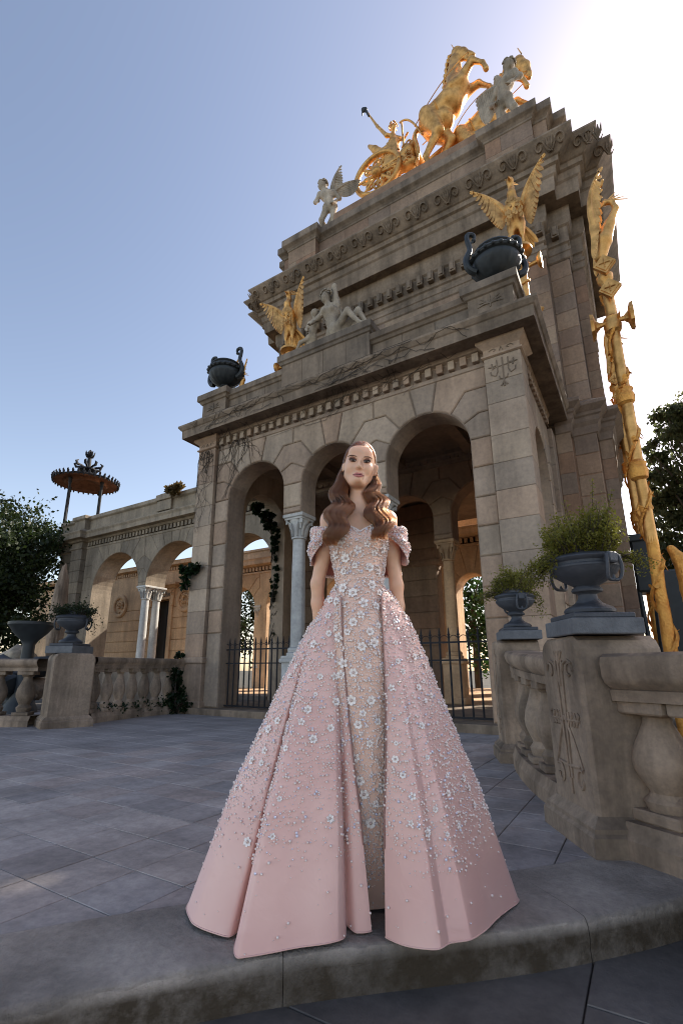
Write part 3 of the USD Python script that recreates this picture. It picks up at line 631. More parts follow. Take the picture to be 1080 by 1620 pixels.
# doorway
DRK = metal('dark_door', (.012, .010, .009), (.02, .017, .015), rough=(.5, .7), metallic=0.)
mb = MB(); mb.box(-13.3, -12.13, BY + .3, BY + .36, .1, 4.5); mb.box(-12.74, -12.69, BY + .28, BY + .33, .1, 4.4); wing.part('door', mb, DRK)
mb = MB(); mb.box(-13.58, -13.29, BY - .10, BY + .1, .1, 4.45, .02); mb.box(-12.14, -11.85, BY - .10, BY + .1, .1, 4.45, .02); mb.box(-13.66, -11.77, BY - .12, BY + .1, 4.45, 5.0, .02)
sweep([(-13.7, BY), (-13.7, BY - .12), (-11.7, BY - .12), (-11.7, BY)], [(0, 5.0), (.05, 5.02), (.14, 5.10), (.28, 5.16), (.28, 5.26), (0, 5.30)], mb=mb); df = wing.part('door_surround', mb, STI)
mb = MB()
for x in (-13.55, -11.88):
    a = np.linspace(0, 5, 14); tube([(x, BY - .17 - .1 * (1 - t / 7) * math.cos(t), 4.75 + .16 * (1 - t / 7) * math.sin(t)) for t in a], .06, 6, mb)
    mb.box(x - .09, x + .09, BY - .16, BY, 4.1, 4.95, .02)
wing.part('bracket', mb, STI)
tx = meshkit.text_mesh('ARIUM', .27, .02, True); v = tx.vertices; wing.part('lettering', (np.stack([v[:, 0] - 13.32, BY - .118 - v[:, 2], v[:, 1] + 4.59], 1), tx.faces), STJ)
# warm return wall of the passage, right of the doorway
# ---- far garden arcade seen through the porch
fa = Thing('garden_arcade', 'warm sunlit garden arcade far behind the porch, seen through its arches', 'building')
FY = 9.6
FAR_A = [(-7.4, 1.05), (-4.6, 1.05), (-1.6, 1.0), (1.0, .8), (3.62, .58), (6.2, .7)]
fw = sbox(-9.0, .1, 8.0, 5.7).difference(unary_union([arch_poly(c, r, -.1, 3.62) for c, r in FAR_A]))
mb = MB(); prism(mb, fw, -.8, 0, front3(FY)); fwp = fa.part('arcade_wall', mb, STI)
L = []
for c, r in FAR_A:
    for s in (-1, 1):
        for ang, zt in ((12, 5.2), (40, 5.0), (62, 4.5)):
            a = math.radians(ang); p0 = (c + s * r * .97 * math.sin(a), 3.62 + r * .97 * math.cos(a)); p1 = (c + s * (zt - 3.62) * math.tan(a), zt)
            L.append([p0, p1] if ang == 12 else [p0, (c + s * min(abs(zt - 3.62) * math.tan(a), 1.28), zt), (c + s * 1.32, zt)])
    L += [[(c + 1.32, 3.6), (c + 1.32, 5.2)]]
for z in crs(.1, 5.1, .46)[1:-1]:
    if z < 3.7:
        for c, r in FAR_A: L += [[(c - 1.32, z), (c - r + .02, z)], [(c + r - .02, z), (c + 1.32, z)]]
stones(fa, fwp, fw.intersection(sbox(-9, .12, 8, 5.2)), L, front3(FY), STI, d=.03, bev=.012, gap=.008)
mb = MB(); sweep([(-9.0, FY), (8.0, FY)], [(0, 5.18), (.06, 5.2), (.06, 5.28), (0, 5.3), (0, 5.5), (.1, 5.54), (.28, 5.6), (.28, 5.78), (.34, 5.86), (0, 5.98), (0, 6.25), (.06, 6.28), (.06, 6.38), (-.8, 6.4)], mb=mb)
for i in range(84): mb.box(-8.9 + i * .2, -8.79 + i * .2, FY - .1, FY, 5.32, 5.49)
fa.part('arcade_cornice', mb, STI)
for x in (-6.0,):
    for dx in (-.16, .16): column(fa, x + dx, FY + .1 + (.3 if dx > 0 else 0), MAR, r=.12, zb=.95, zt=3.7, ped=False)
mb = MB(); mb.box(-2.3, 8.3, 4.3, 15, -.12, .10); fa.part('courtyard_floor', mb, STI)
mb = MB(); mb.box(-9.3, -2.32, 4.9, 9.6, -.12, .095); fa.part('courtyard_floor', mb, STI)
# dark inner room walls beside the rear arcade
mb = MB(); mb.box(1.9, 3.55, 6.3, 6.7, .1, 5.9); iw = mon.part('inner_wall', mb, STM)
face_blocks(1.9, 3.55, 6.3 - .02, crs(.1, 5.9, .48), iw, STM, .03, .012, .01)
mb = MB(); sweep([(1.85, 6.28), (3.6, 6.28), (3.6, 6.75)], [(0, 3.9), (.05, 3.93), (.08, 4.0), (.08, 4.08), (0, 4.12)], mb=mb); mon.part('inner_cornice', mb, STM)

# ================================================================ GAZEBO on the wing roof
gz = Thing('garden_pavilion', 'dark iron pavilion with fretted conical roof and finial standing on the wing roof', 'pavilion', (-15.55, 6.2, 7.4))
GX, GY = -15.55, 6.2
REDT = stone('rusty_tin', [(.22, .10, .06), (.26, .12, .07)], streak=.5)
mb = MB(); n8 = 8
for k in range(4):
    a = k * PI / 2 + PI / 4 + math.atan2(13.7, -24); x, y = GX + 1.05 * math.cos(a), GY + 1.05 * math.sin(a)
    m_ = MB(); lathe([(0, 6.6), (.11, 6.6), (.11, 6.8), (.07, 6.85), (.06, 10.15), (.10, 10.22), (.07, 10.3), (.11, 10.45)], (x, y, 0), 12, m_); gz.part('post', m_, BLACK, smooth=40)
mb = MB(); lathe([(1.62, 10.5), (1.62, 10.6), (.8, 10.82), (.3, 11.12), (.2, 11.2)], (GX, GY, 0), 8, mb); gz.part('roof', mb, BLACK)
mb = MB(); lathe([(1.58, 10.5), (1.15, 10.55), (1.0, 10.42), (.9, 10.42), (.0, 10.75)], (GX, GY, 0), 16, mb); v, f = mb.mesh(); gz.part('ceiling', (v, f), REDT)
fr_ = MB()
for k in range(40):
    a = k * 2 * PI / 40; x, y = GX + 1.60 * math.cos(a), GY + 1.60 * math.sin(a)
    tube([(x, y, 10.52), (x, y, 10.64), (x + .05 * math.cos(a), y + .05 * math.sin(a), 10.71), (x + .02 * math.cos(a), y + .02 * math.sin(a), 10.77)], [.05, .065, .04, .012], 5, fr_)
    tube([(x, y, 10.5), (x, y, 10.42)], [.06, .02], 4, fr_)
gz.part('cresting', fr_, BLACK, kind='stuff')
mb = MB(); lathe([(.2, 11.15), (.5, 11.25), (.42, 11.35), (.12, 11.4), (.1, 12.0), (.2, 12.05), (.07, 12.15), (.16, 12.3), (0, 12.5)], (GX, GY, 0), 12, mb)
for k in range(8):
    a = k * PI / 4; tube([(GX + q * math.cos(a), GY + q * math.sin(a), z) for q, z in ((.1, 11.35), (.4, 11.45), (.62, 11.45), (.7, 11.6), (.58, 11.7))], [.06, .06, .08, .07, .03], 5, mb)
    tube([(GX + q * math.cos(a), GY + q * math.sin(a), z) for q, z in ((.08, 12.1), (.2, 12.16), (.24, 12.35))], [.04, .05, .02], 4, mb)
gz.part('finial', mb, BLACK)

# ================================================================ BALUSTRADES, PEDESTALS, URNS
BPROF = [(.095, 0), (.095, .05), (.075, .06), (.085, .10), (.09, .13), (.07, .16), (.062, .18), (.085, .24), (.108, .31), (.112, .37), (.10, .45), (.075, .53), (.055, .60), (.05, .64), (.07, .655), (.07, .675), (.055, .69), (.06, .70), (.085, .72), (.09, .74)]
def balustrade(label, p0, p1, n, ztop0, ztop1=None, hb=.16, rail_w=.17, group=None, name='balustrade', curve=0, bal=1.0, rail_h=.2):
    p0, p1 = np.array(p0, float), np.array(p1, float); ztop1 = ztop1 or ztop0
    T = Thing(name, label, 'balustrade', (*((p0 + p1) / 2), 0), group)
    t = (p1 - p0); Lg = np.linalg.norm(t); t /= Lg; nrm = np.array([t[1], -t[0]])
    S = np.linspace(0, 1, 9); line = np.array([p0 + (p1 - p0) * s + nrm * curve * 4 * s * (1 - s) for s in S])
    def sw(prof, mat, nm):
        mb = MB(); k = len(prof)
        for sgn in (1, -1):
            pl = line if sgn == 1 else line[::-1]; sz = S if sgn == 1 else S[::-1]
            m_ = sweep(pl, prof); v, f = m_.mesh(); 
            v = v.copy(); top = np.repeat(ztop0 + (ztop1 - ztop0) * sz, k); v[:, 2] += top if nm == 'rail' else 0; mb.add(v, f)
        T.part(nm, mb, mat, smooth=30)
    w = rail_w
    sw([(w * .72, -rail_h), (w * .76, -rail_h + .055), (w * .70, -rail_h + .06), (w * .92, -rail_h + .09), (w * 1.0, -rail_h + .12), (w * 1.02, -.05), (w * .96, -.02), (w * .80, -.003), (0, 0)], BAL, 'rail')
    mbp = MB()
    sw([(w * 1.05, -.02), (w * 1.05, hb * .55), (w * .95, hb * .7), (w * .85, hb), (0, hb)], BAL, 'plinth')
    for i in range(n):
        s = (i + .5) / n; c = p0 + (p1 - p0) * s + nrm * curve * 4 * s * (1 - s); zt = ztop0 + (ztop1 - ztop0) * s - rail_h
        mb = MB(); sc = (zt - hb) / .74; jj = rng.uniform(.97, 1.03)
        lathe([(r * bal * jj, z * sc) for r, z in BPROF], (c[0], c[1], hb), 18, mb)
        a = math.atan2(t[1], t[0])
        for z0, z1 in ((hb - .0, hb + .055), (zt - .06, zt + .004)):
            q = MB(); q.box(-.1 * bal, .1 * bal, -.1 * bal, .1 * bal, z0, z1, .008); v, f = q.mesh(); R = rotm([0, 0, 1], math.degrees(a)); mb.add(v @ R.T + [c[0], c[1], 0], f)
        T.part('baluster', mb, BAL, smooth=35)
    return T
def pedestal(label, c, tang, w, d, z, name='pedestal', carve=True):
    """carved stone pedestal with rounded shoulders; tang: direction of its carved face"""
    c = np.array(c, float); t = np.array(tang, float); t /= np.linalg.norm(t); nm = np.array([t[1], -t[0]])     # outward to the right of travel
    T = Thing(name, label, 'pedestal', (c[0], c[1], 0))
    to = lambda u, zz, dd: (c[0] + t[0] * u + nm[0] * dd, c[1] + t[1] * u + nm[1] * dd, zz)
    pl = [c + t * a + nm * b for a, b in ((-w / 2, -d / 2), (-w / 2, d / 2), (w / 2, d / 2), (w / 2, -d / 2))]
    mb = MB()
    sh = Polygon([(-w / 2, 0), (w / 2, 0), (w / 2, z - .10)] + [(w / 2 - .10 + .10 * math.cos(a), z - .10 + .10 * math.sin(a)) for a in np.linspace(0, PI / 2, 7)] + [(-w / 2 + .10 + .10 * math.cos(a), z - .10 + .10 * math.sin(a)) for a in np.linspace(PI / 2, PI, 7)] + [(-w / 2, z - .1)])
    prism(mb, sh, -d / 2, d / 2, to, bev=.02)
    sf = T.part('shaft', mb, BAL)
    mb = MB(); order = [pl[i] for i in (0, 1, 2, 3)]        # counter-clockwise, so that outward lies right of travel
    A = sum(order[i][0] * order[(i + 1) % 4][1] - order[(i + 1) % 4][0] * order[i][1] for i in range(4))
    if A < 0: order = order[::-1]
    sweep(order, [(.06, -.02), (.06, .09), (.045, .105), (.045, .125), (.02, .15), (.0, .17)], closed=True, mb=mb); T.part('base', mb, BAL)
    if carve:
        mb = MB(); D = d / 2 + .003
        def ln(pts, r=.009): tube([to(u * w / .6, q * z / 1.05, D) for u, q in pts], r, 5, mb)
        ln([(-.05, .92), (-.02, .42), (-.02, .3)]); ln([(.05, .92), (.02, .42), (.02, .3)])
        for s in (-1, 1):
            a = np.linspace(0, 5.2, 18); ln([(s * (.15 - .0 + (.055 - .007 * t_) * math.cos(t_)), .86 + (.055 - .007 * t_) * math.sin(t_)) for t_ in a]); ln([(0, .78), (s * .07, .9), (s * .14, .92), (s * .2, .9)])
            a = np.linspace(0, 5.6, 20); ln([(s * (.15 + (.06 - .007 * t_) * math.cos(t_ + 1)), .30 + (.06 - .007 * t_) * math.sin(t_ + 1)) for t_ in a]); ln([(0, .62), (s * .1, .5), (s * .19, .36)]); ln([(0, .36), (s * .16, .37)])
            for k in range(4): ln([(s * (.05 + .04 * k), .57), (s * (.07 + .05 * k), .60 + .03 * (k % 2)), (s * (.06 + .045 * k), .64)], .008)
        ln([(0, .96), (0, .80)]); ln([(-.22, .60), (.22, .60)], .007); ln([(0, .3), (0, .22)])
        for k in range(5): ln([(0, .90), ((k - 2) * .03, .97)], .007)
        T.part('carved_ornament', mb, BAL, parent=sf)
    return T
def fern(T, c, r, h, n, mat, seed, droop=(), name='foliage', size=.02):
    """bushy potted plant: many thin sprigs of small leaves"""
    R = np.random.default_rng(seed); V = []; F = []
    stems = []
    for i in range(n):
        a = R.uniform(0, 6.283); q = math.sqrt(R.uniform(0, 1)) * r * .75; hh = h * (1 - .55 * (q / r) ** 2) * R.uniform(.35, .95) * (1 + .45 * (R.uniform() > .93)) * (1 + .28 * math.sin(a * 2 + seed)); out = R.uniform(.1, .55) * r
        b = np.array([c[0] + q * math.cos(a), c[1] + q * math.sin(a), c[2]]); e = b + [out * math.cos(a), out * math.sin(a), hh]
        stems.append((b, (b + e) / 2 + [0, 0, .2 * hh], e))
    for d, ln, cnt in droop:
        for i in range(cnt):
            s = np.array([c[0], c[1], c[2]]) + np.array([d[0], d[1], 0]) * r * R.uniform(.5, .9) + R.normal(0, .03, 3) * [1, 1, .3]
            m_ = s + np.array([d[0], d[1], 0]) * r * R.uniform(.3, .7) + [0, 0, R.uniform(0, .07)]; e = m_ + np.array([d[0], d[1], 0]) * R.uniform(.0, .10) + [R.normal(0, .02), R.normal(0, .02), -ln * R.uniform(.5, 1.05)]
            stems.append((s, m_, e))
    for b, m_, e in stems:
        k = max(7, int(np.linalg.norm(e - b) / (size * .50)))
        for t in np.linspace(.12, 1, k):
            p = (1 - t) ** 2 * b + 2 * t * (1 - t) * m_ + t * t * e + R.normal(0, size * .45, 3)
            d = R.normal(0, 1, 3); d[2] += .3; d /= np.linalg.norm(d); u = np.cross(d, R.normal(0, 1, 3)); u /= np.linalg.norm(u); s = size * R.uniform(.6, 1.3)
            V += [p, p + d * s * .5 + u * s * .28, p + d * s, p + d * s * .5 - u * s * .28]
    V = np.array(V); n4 = len(V) // 4; i = np.arange(n4)[:, None] * 4
    T_ = np.vstack([i + [0, 1, 2], i + [0, 2, 3]])
    T.part(name, (V, T_), mat, kind='stuff')
    st = MB()
    for b, m_, e in stems[::3]: tube([b, m_ * .5 + (b + e) * .25, e], [.003, .0025, .001], 3, st)
    T.part('stem', st, TWIG, kind='stuff')
def urn(label, x, y, z, s, rot, hrot, plinth=True, group=None):
    T = Thing('urn', label, 'urn', (x, y, z), group)
    o = lambda pts: [(x + a * s, y + b * s, z + q * s) for a, b, q in pts]
    R = rotm([0, 0, 1], rot); c3 = np.array([x, y, z])
    if plinth:
        mb = MB(); mb.box(-.27, .27, -.27, .27, 0, .125, .008); v, f = mb.mesh(); T.part('plinth_slab', (v * s @ R.T + c3, f), SLAB)
        mb = MB(); mb.box(-.235, .235, -.235, .235, .125, .17, .01); v, f = mb.mesh(); T.part('plinth_step', (v * s @ R.T + c3, f), IRON)
    z0 = .17 if plinth else 0
    body = [(0, 0), (.17, 0), (.19, .015), (.195, .035), (.18, .055), (.14, .075), (.10, .10), (.075, .135), (.07, .165), (.085, .18), (.115, .19), (.12, .205), (.11, .22), (.09, .235), (.12, .255), (.18, .29), (.235, .33), (.258, .365), (.27, .38), (.27, .395), (.258, .405), (.258, .425), (.28, .44), (.29, .455), (.28, .47), (.22, .495), (.19, .50), (.185, .535), (.195, .55), (.18, .56), (.16, .545), (.15, .47), (0, .45)]
    mb = MB(); lathe([(r * s, (q + z0) * s) for r, q in body], (x, y, z), 40, mb); bd = T.part('bowl', mb, IRON, smooth=35)
    mb = MB(); lathe([(0, (.50 + z0) * s), (.175 * s, (.50 + z0) * s)], (x, y, z), 20, mb); T.part('soil', mb, SOIL, parent=bd)
    for a in (0, 180):
        R2 = rotm([0, 0, 1], hrot + a)
        def P(pts): return [np.array([u, w, q + z0]) * s @ R2.T + c3 for u, w, q in pts]
        mb = MB()
        lp = [(.295, -.055, .45), (.305, -.065, .40), (.30, -.07, .30), (.285, -.05, .255), (.28, 0, .25), (.285, .05, .255), (.30, .07, .30), (.305, .065, .40), (.295, .055, .45)]
        tube(P(spline(lp, 22)), .014 * s, 8, mb); tube(P([(.28, 0, .25), (.285, 0, .275), (.283, 0, .29)]), [.02 * s, .012 * s, .004 * s], 6, mb)
        q = MB(); q.box(.24, .315, -.05, .05, .385, .475, .015); v, f = q.mesh(); v = v + [0, 0, z0]; mb.add(v * s @ R2.T + c3, f)
        T.part('handle', mb, IRON, smooth=40)
    return T
F1 = np.array([.505, -.863]); 
P1c = np.array([8.186, -4.198]); pedestal('large carved stone pedestal in the right foreground carrying the big planted urn', P1c, F1, .49, .44, 1.055)
P2c = np.array([7.27, -1.97]); pedestal('smaller stone pedestal beside the right end of the iron railing under the far urn', P2c, (.35, -.94), .42, .42, 1.17)
P3c = np.array([.42, -2.75]); pedestal('stone pedestal at the left corner of the terrace under the blue urn', P3c, (.35, .94), .62, .55, 1.13, carve=False)
balustrade('stone balustrade between the two right-hand urn pedestals', P2c + [.10, -.24], P1c + np.array([-.17, .34]), 5, 1.06, .96, curve=.06, rail_w=.15)
balustrade('thick stone balustrade with bulging balusters at the right picture edge', (8.325, -4.345), (10.1, -5.75), 9, .955, curve=-.05, bal=1.2, rail_w=.19, rail_h=.24)
balustrade('stone balustrade with ivy at its foot, from the left pedestal to the porch', P3c + [-.10, .40], (-.05, .15), 8, 1.09, 1.10, curve=-.12, rail_w=.15)
balustrade('dark weathered stone balustrade at the left picture edge', P3c + np.array([-.42, -.22]), P3c + np.array([-3.2, -2.6]), 8, 1.05, rail_w=.19, bal=1.25, curve=.2)
U1 = urn('big blue-black iron urn with square ring handles on the right foreground pedestal', 8.19, -4.285, 1.057, .70, -59.7, -41)
U2 = urn('blue-black iron urn on the smaller right pedestal in front of the porch pier', 7.33, -2.01, 1.172, .73, -69, -61)
U3 = urn('dark blue iron urn on the left pedestal in front of the arcade wing', P3c[0] - .1, P3c[1], 1.132, .95, 20, 25)
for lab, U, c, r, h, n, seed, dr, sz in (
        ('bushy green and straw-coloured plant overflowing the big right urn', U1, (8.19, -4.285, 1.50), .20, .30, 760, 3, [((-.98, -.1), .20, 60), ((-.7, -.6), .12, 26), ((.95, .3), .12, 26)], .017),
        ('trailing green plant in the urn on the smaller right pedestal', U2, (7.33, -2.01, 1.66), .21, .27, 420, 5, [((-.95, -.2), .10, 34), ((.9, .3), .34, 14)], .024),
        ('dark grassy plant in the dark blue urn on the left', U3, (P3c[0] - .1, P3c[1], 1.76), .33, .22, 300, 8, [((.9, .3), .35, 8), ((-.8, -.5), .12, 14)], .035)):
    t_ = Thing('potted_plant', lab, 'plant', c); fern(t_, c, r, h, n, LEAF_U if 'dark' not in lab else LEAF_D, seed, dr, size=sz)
# ================================================================ IRON RAILING
def railing(label, x0, x1, y, n, zb, zt, name='iron_railing'):
    T = Thing(name, label, 'railing', ((x0 + x1) / 2, y, zb))
    for z, r in ((zb + .02, .016), (zt - .24, .014), (zt - .52, .012)):
        mb = MB(); mb.box(x0 - .03, x1 + .03, y - r * .7, y + r * .7, z - r, z + r); T.part('rail', mb, BLACK)
    for i in range(n):
        x = x0 + (x1 - x0) * i / (n - 1); mb = MB()
        big = .016
        tube([(x, y, zb), (x, y, zt - .12)], big, 6, mb); lathe([(0, zt - .14), (.022, zt - .13), (.026, zt - .115), (.014, zt - .10), (.016, zt - .085), (.006, zt - .01), (0, zt)], (x, y, 0), 8, mb)
        T.part('picket', mb, BLACK)
        if i < n - 1:
            w = (x1 - x0) / (n - 1); m_ = MB(); a = np.linspace(0, PI, 9)
            tube([(x + w / 2 - w / 2 * math.cos(t), y, zt - .24 + .11 * math.sin(t) ** .8) for t in a], .006, 4, m_); T.part('hoop', m_, BLACK)
railing('black spiked iron railing in the left porch arch', .62, 2.60, .30, 15, .14, 1.52)
railing('black spiked iron gate in the right porch arch, right of the woman', 4.86, 6.74, .30, 13, .14, 1.54, 'iron_gate')
railing('black spiked iron railing in the middle porch arch behind the woman', 2.92, 4.50, .30, 12, .14, 1.53)
# ================================================================ STATUES
def figure(J, s, hands=True, face=True):
    """joints -> round cones of one human body; s = standing height / 1.8"""
    P = []; c = lambda a, b, r0, r1, k=None: P.append(cone(J[a], J[b], r0 * s, r1 * s, k))
    hd = J['head']; P.append(ball(hd, A3(.082, .098, .12) * s)); f = J.get('face', A3(0, -1, 0)); f = f / np.linalg.norm(f)
    if face:
        P.append(cone(hd + f * .06 * s + [0, 0, -.05 * s], hd + f * .065 * s + [0, 0, -.09 * s], .045 * s, .032 * s)); P.append(cone(hd + f * .09 * s + [0, 0, .01 * s], hd + f * .108 * s + [0, 0, -.025 * s], .010 * s, .016 * s, .01 * s))
    P.append(cone(hd - [0, 0, .07 * s], J['neck'], .055 * s, .06 * s)); c('neck', 'chest', .07, .125); 
    ax = J['shR'] - J['shL']; ax /= np.linalg.norm(ax)
    P.append(cone(J['chest'] - ax * .065 * s, J['chest'] + ax * .065 * s, .11 * s, .11 * s)); c('chest', 'belly', .125, .105); c('belly', 'pelvis', .105, .12)
    P.append(cone(J['pelvis'] - ax * .08 * s, J['pelvis'] + ax * .08 * s, .10 * s, .10 * s))
    for q in 'LR':
        P.append(cone(J['neck'], J['sh' + q], .05 * s, .062 * s)); c('sh' + q, 'el' + q, .058, .043); c('el' + q, 'wr' + q, .043, .027)
        if hands:
            d = J['wr' + q] - J['el' + q]; d /= np.linalg.norm(d); u = np.cross(d, [0.3, .9, .2]); u /= np.linalg.norm(u); w = J['wr' + q]
            P.append(cone(w, w + d * .08 * s, .03 * s, .036 * s))
            for i in range(4):
                b = w + d * .085 * s + u * (i - 1.5) * .02 * s; P.append(cone(b, b + d * (.05 + .012 * (i in (1, 2))) * s + np.cross(d, u) * .03 * s, .012 * s, .009 * s, .008 * s))
            P.append(cone(w + d * .03 * s + u * .03 * s, w + d * .08 * s + u * .062 * s, .014 * s, .010 * s, .01 * s))
        c('hip' + q, 'kn' + q, .085, .06); c('kn' + q, 'an' + q, .058, .036); c('an' + q, 'to' + q, .036, .026)
    return P
def curls(c, r, n, seed, mb=None, sq=(1, 1, 1)):
    mb = mb or MB(); R = np.random.default_rng(seed)
    for i in range(n):
        d = R.normal(0, 1, 3); d[2] = abs(d[2]) * .9 - .2; d /= np.linalg.norm(d); p = c + d * r * np.array(sq)
        t = np.cross(d, R.normal(0, 1, 3)); t /= np.linalg.norm(t); b = np.cross(d, t); a = np.linspace(0, 4.5, 9)
        tube([p + (t * np.cos(w) + b * np.sin(w)) * r * .22 * (1 - w / 8) + d * .05 * r * w / 4 for w in a], r * .13, 5, mb)
    return mb
def feather(mb, root, tip, width, nrm, thick=.02, bend=.0):
    root, tip = A3(*root), A3(*tip); d = tip - root; L = np.linalg.norm(d); d /= L; n = A3(*nrm); n -= d * (n @ d); n /= np.linalg.norm(n) + 1e-9; s = np.cross(d, n)
    V = []
    for t, w in ((0, .45), (.3, .9), (.7, 1.0), (.9, .7), (1, .12)):
        p = root + d * L * t + n * bend * t * t * L
        V += [p + s * width * w, p + n * thick * (1 - .7 * t), p - s * width * w, p - n * thick * .5]
    V = np.array(V); F = []
    for k in range(4):
        for i in range(4): F.append((k * 4 + i, k * 4 + (i + 1) % 4, k * 4 + 4 + (i + 1) % 4, k * 4 + 4 + i))
    mb.add(V, F)
def wing(sh, el, tip, low, nrm, n=15, width=.055, coverts=True, thick=.03):
    """sh-el-tip leading edge; feathers fan from pointing with the tip to hanging towards low"""
    mb = MB(); sh, el, tip, low = map(lambda q: A3(*q), (sh, el, tip, low)); n_ = A3(*nrm)
    lead = spline([sh, el, tip], 24); tube(lead, np.linspace(.075, .02, 24) * width / .055, 7, mb)
    for k in range(n):
        t = k / (n - 1); r = lead[int(2 + t * 19)]
        e = tip * (t ** 1.6) + low * (1 - t ** 1.6) + (el - (tip + low) / 2) * (-.25 * math.sin(PI * t)); 
        feather(mb, r, e, width * (1 - .25 * t), n_, thick, bend=.05)
        if coverts:
            feather(mb, r + n_ * .015, r + (e - r) * .55, width * .8, n_, thick, .03); feather(mb, r + n_ * .03, r + (e - r) * .3, width * .7, n_, thick, .03)
    return mb
def phoenix(T, o, s, tips, lows, f=(0, -1, 0), mat=None):
    """gilded crested bird with raised wings on two legs; o feet, s scale (2 m tall at 1), f the way it faces"""
    mat = mat or GOLD; f = A3(*f); f /= np.linalg.norm(f); r = A3(-f[1], f[0], 0); O = A3(*o)
    p = lambda a, b, c: O + (r * a + f * b + A3(0, 0, 1) * c) * s
    P = [cone(p(0, -.06, .72), p(0, .06, 1.12), .17 * s, .20 * s), cone(p(0, .08, 1.2), p(0, .16, 1.45), .14 * s, .085 * s), cone(p(0, .16, 1.45), p(0, .06, 1.68), .085 * s, .062 * s), cone(p(0, .06, 1.68), p(0, .12, 1.84), .06 * s, .085 * s), cone(p(0, .16, 1.84), p(0, .34, 1.76), .05 * s, .01 * s, .02)]
    for q in (-1, 1):
        P += [cone(p(q * .10, .0, .7), p(q * .11, .03, .42), .10 * s, .055 * s), cone(p(q * .11, .03, .42), p(q * .11, .02, .05), .035 * s, .03 * s)]
        for a in (-.5, 0, .5): P.append(cone(p(q * .11, .02, .04), p(q * .11 + a * .16, .17, .02), .03 * s, .015 * s, .02))
    T.part('body', implicit(P, .028 * s, .05 * s), mat, smooth=True)
    mb = MB()
    for k in range(6): feather(mb, p(0, .08 - .02 * k, 1.90), p((k - 2.5) * .05, -.02 - .05 * k, 2.16 - .03 * abs(k - 2)), .02 * s, r, .01 * s)
    T.part('crest', mb, mat)
    mb = MB()
    for k in range(9): feather(mb, p((k - 4) * .03, -.1, .72), p((k - 4) * .09, -.32 - .03 * (k % 2), .08 + .06 * abs(k - 4)), .06 * s, f, .02 * s)
    for k in range(26):
        R = np.random.default_rng(k); a = R.uniform(-1.1, 1.1); z = R.uniform(.72, 1.3); feather(mb, p(.19 * math.sin(a), .05 + .19 * math.cos(a), z), p(.21 * math.sin(a), .07 + .19 * math.cos(a), z - .14), .035 * s, f, .012 * s)
    T.part('plumage', mb, mat)
    for q, tp, lo in zip((-1, 1), tips, lows):
        tp, lo = A3(*tp), A3(*lo); sh = p(q * .16, -.02, 1.12); el = (sh + tp) / 2 + (sh - lo) * .15 + A3(0, 0, .05 * s); T.part('wing', wing(sh, el, tp, lo, f, width=.062 * s, thick=.03 * s), mat)
# --- two gilded candelabra with phoenixes on the porch roof
def roof_candelabrum(label, x, y, z0, zt, tips, lows, s):
    T = Thing('gilded_phoenix', label, 'statue', (x, y, z0), 'x'); T.prim.ClearCustomDataByKey('group')
    mb = MB(); lathe([(.30, z0 - .02), (.30, z0 + .15), (.16, z0 + .3), (.12, z0 + .45), (.105, z0 + .6), (.10, zt - .55), (.16, zt - .5), (.18, zt - .42), (.12, zt - .36), (.12, zt - .12), (.26, zt - .06), (.26, zt)], (x, y, 0), 16, mb)
    T.part('shaft', mb, GOLD, smooth=40)
    a = np.linspace(0, 7 * PI, 60); mb = tube([(x + .125 * math.cos(t), y + .125 * math.sin(t), z0 + .5 + (zt - z0 - 1.1) * t / (7 * PI)) for t in a], .028, 5); T.part('vine', mb, GOLD, smooth=True)
    for q in (-1, 1):
        mb = MB(); tube([(x, y, zt - .5), (x + q * .2, y - .02, zt - .48), (x + q * .34, y - .02, zt - .46)], [.05, .04, .05], 8, mb)
        m2 = lathe([(0, .0), (.09, 0), (.16, .04), (.17, .09), (.12, .1), (0, .1)], (0, 0, 0), 14); v, f = m2.mesh(); v = np.stack([q * v[:, 2] + x + q * .32, v[:, 0] + y - .02, v[:, 1] + zt - .46], 1); mb.add(v, f); T.part('lamp_arm', mb, GOLD, smooth=40)
        mb = MB(); tube([(x, y, z0 + 1.1), (x + q * .16, y - .03, z0 + 1.16), (x + q * .30, y - .03, z0 + 1.02)], [.05, .04, .05], 6, mb); T.part('bracket', mb, GOLD, smooth=40)
    phoenix(T, (x, y, zt), s, tips, lows)
roof_candelabrum('gilded phoenix with spread wings left of the reclining stone nude', 1.13, 2.0, 7.0, 9.62, [(.12, 1.82, 11.52), (1.72, 1.82, 11.72)], [(.92, 1.9, 10.15), (1.62, 1.9, 10.05)], 1.0)
roof_candelabrum('gilded phoenix with spread wings right above the black urn', 7.34, 2.0, 7.0, 9.68, [(6.47, 1.82, 11.70), (8.10, 1.82, 11.72)], [(7.05, 1.9, 10.3), (7.66, 1.9, 10.1)], 1.0)
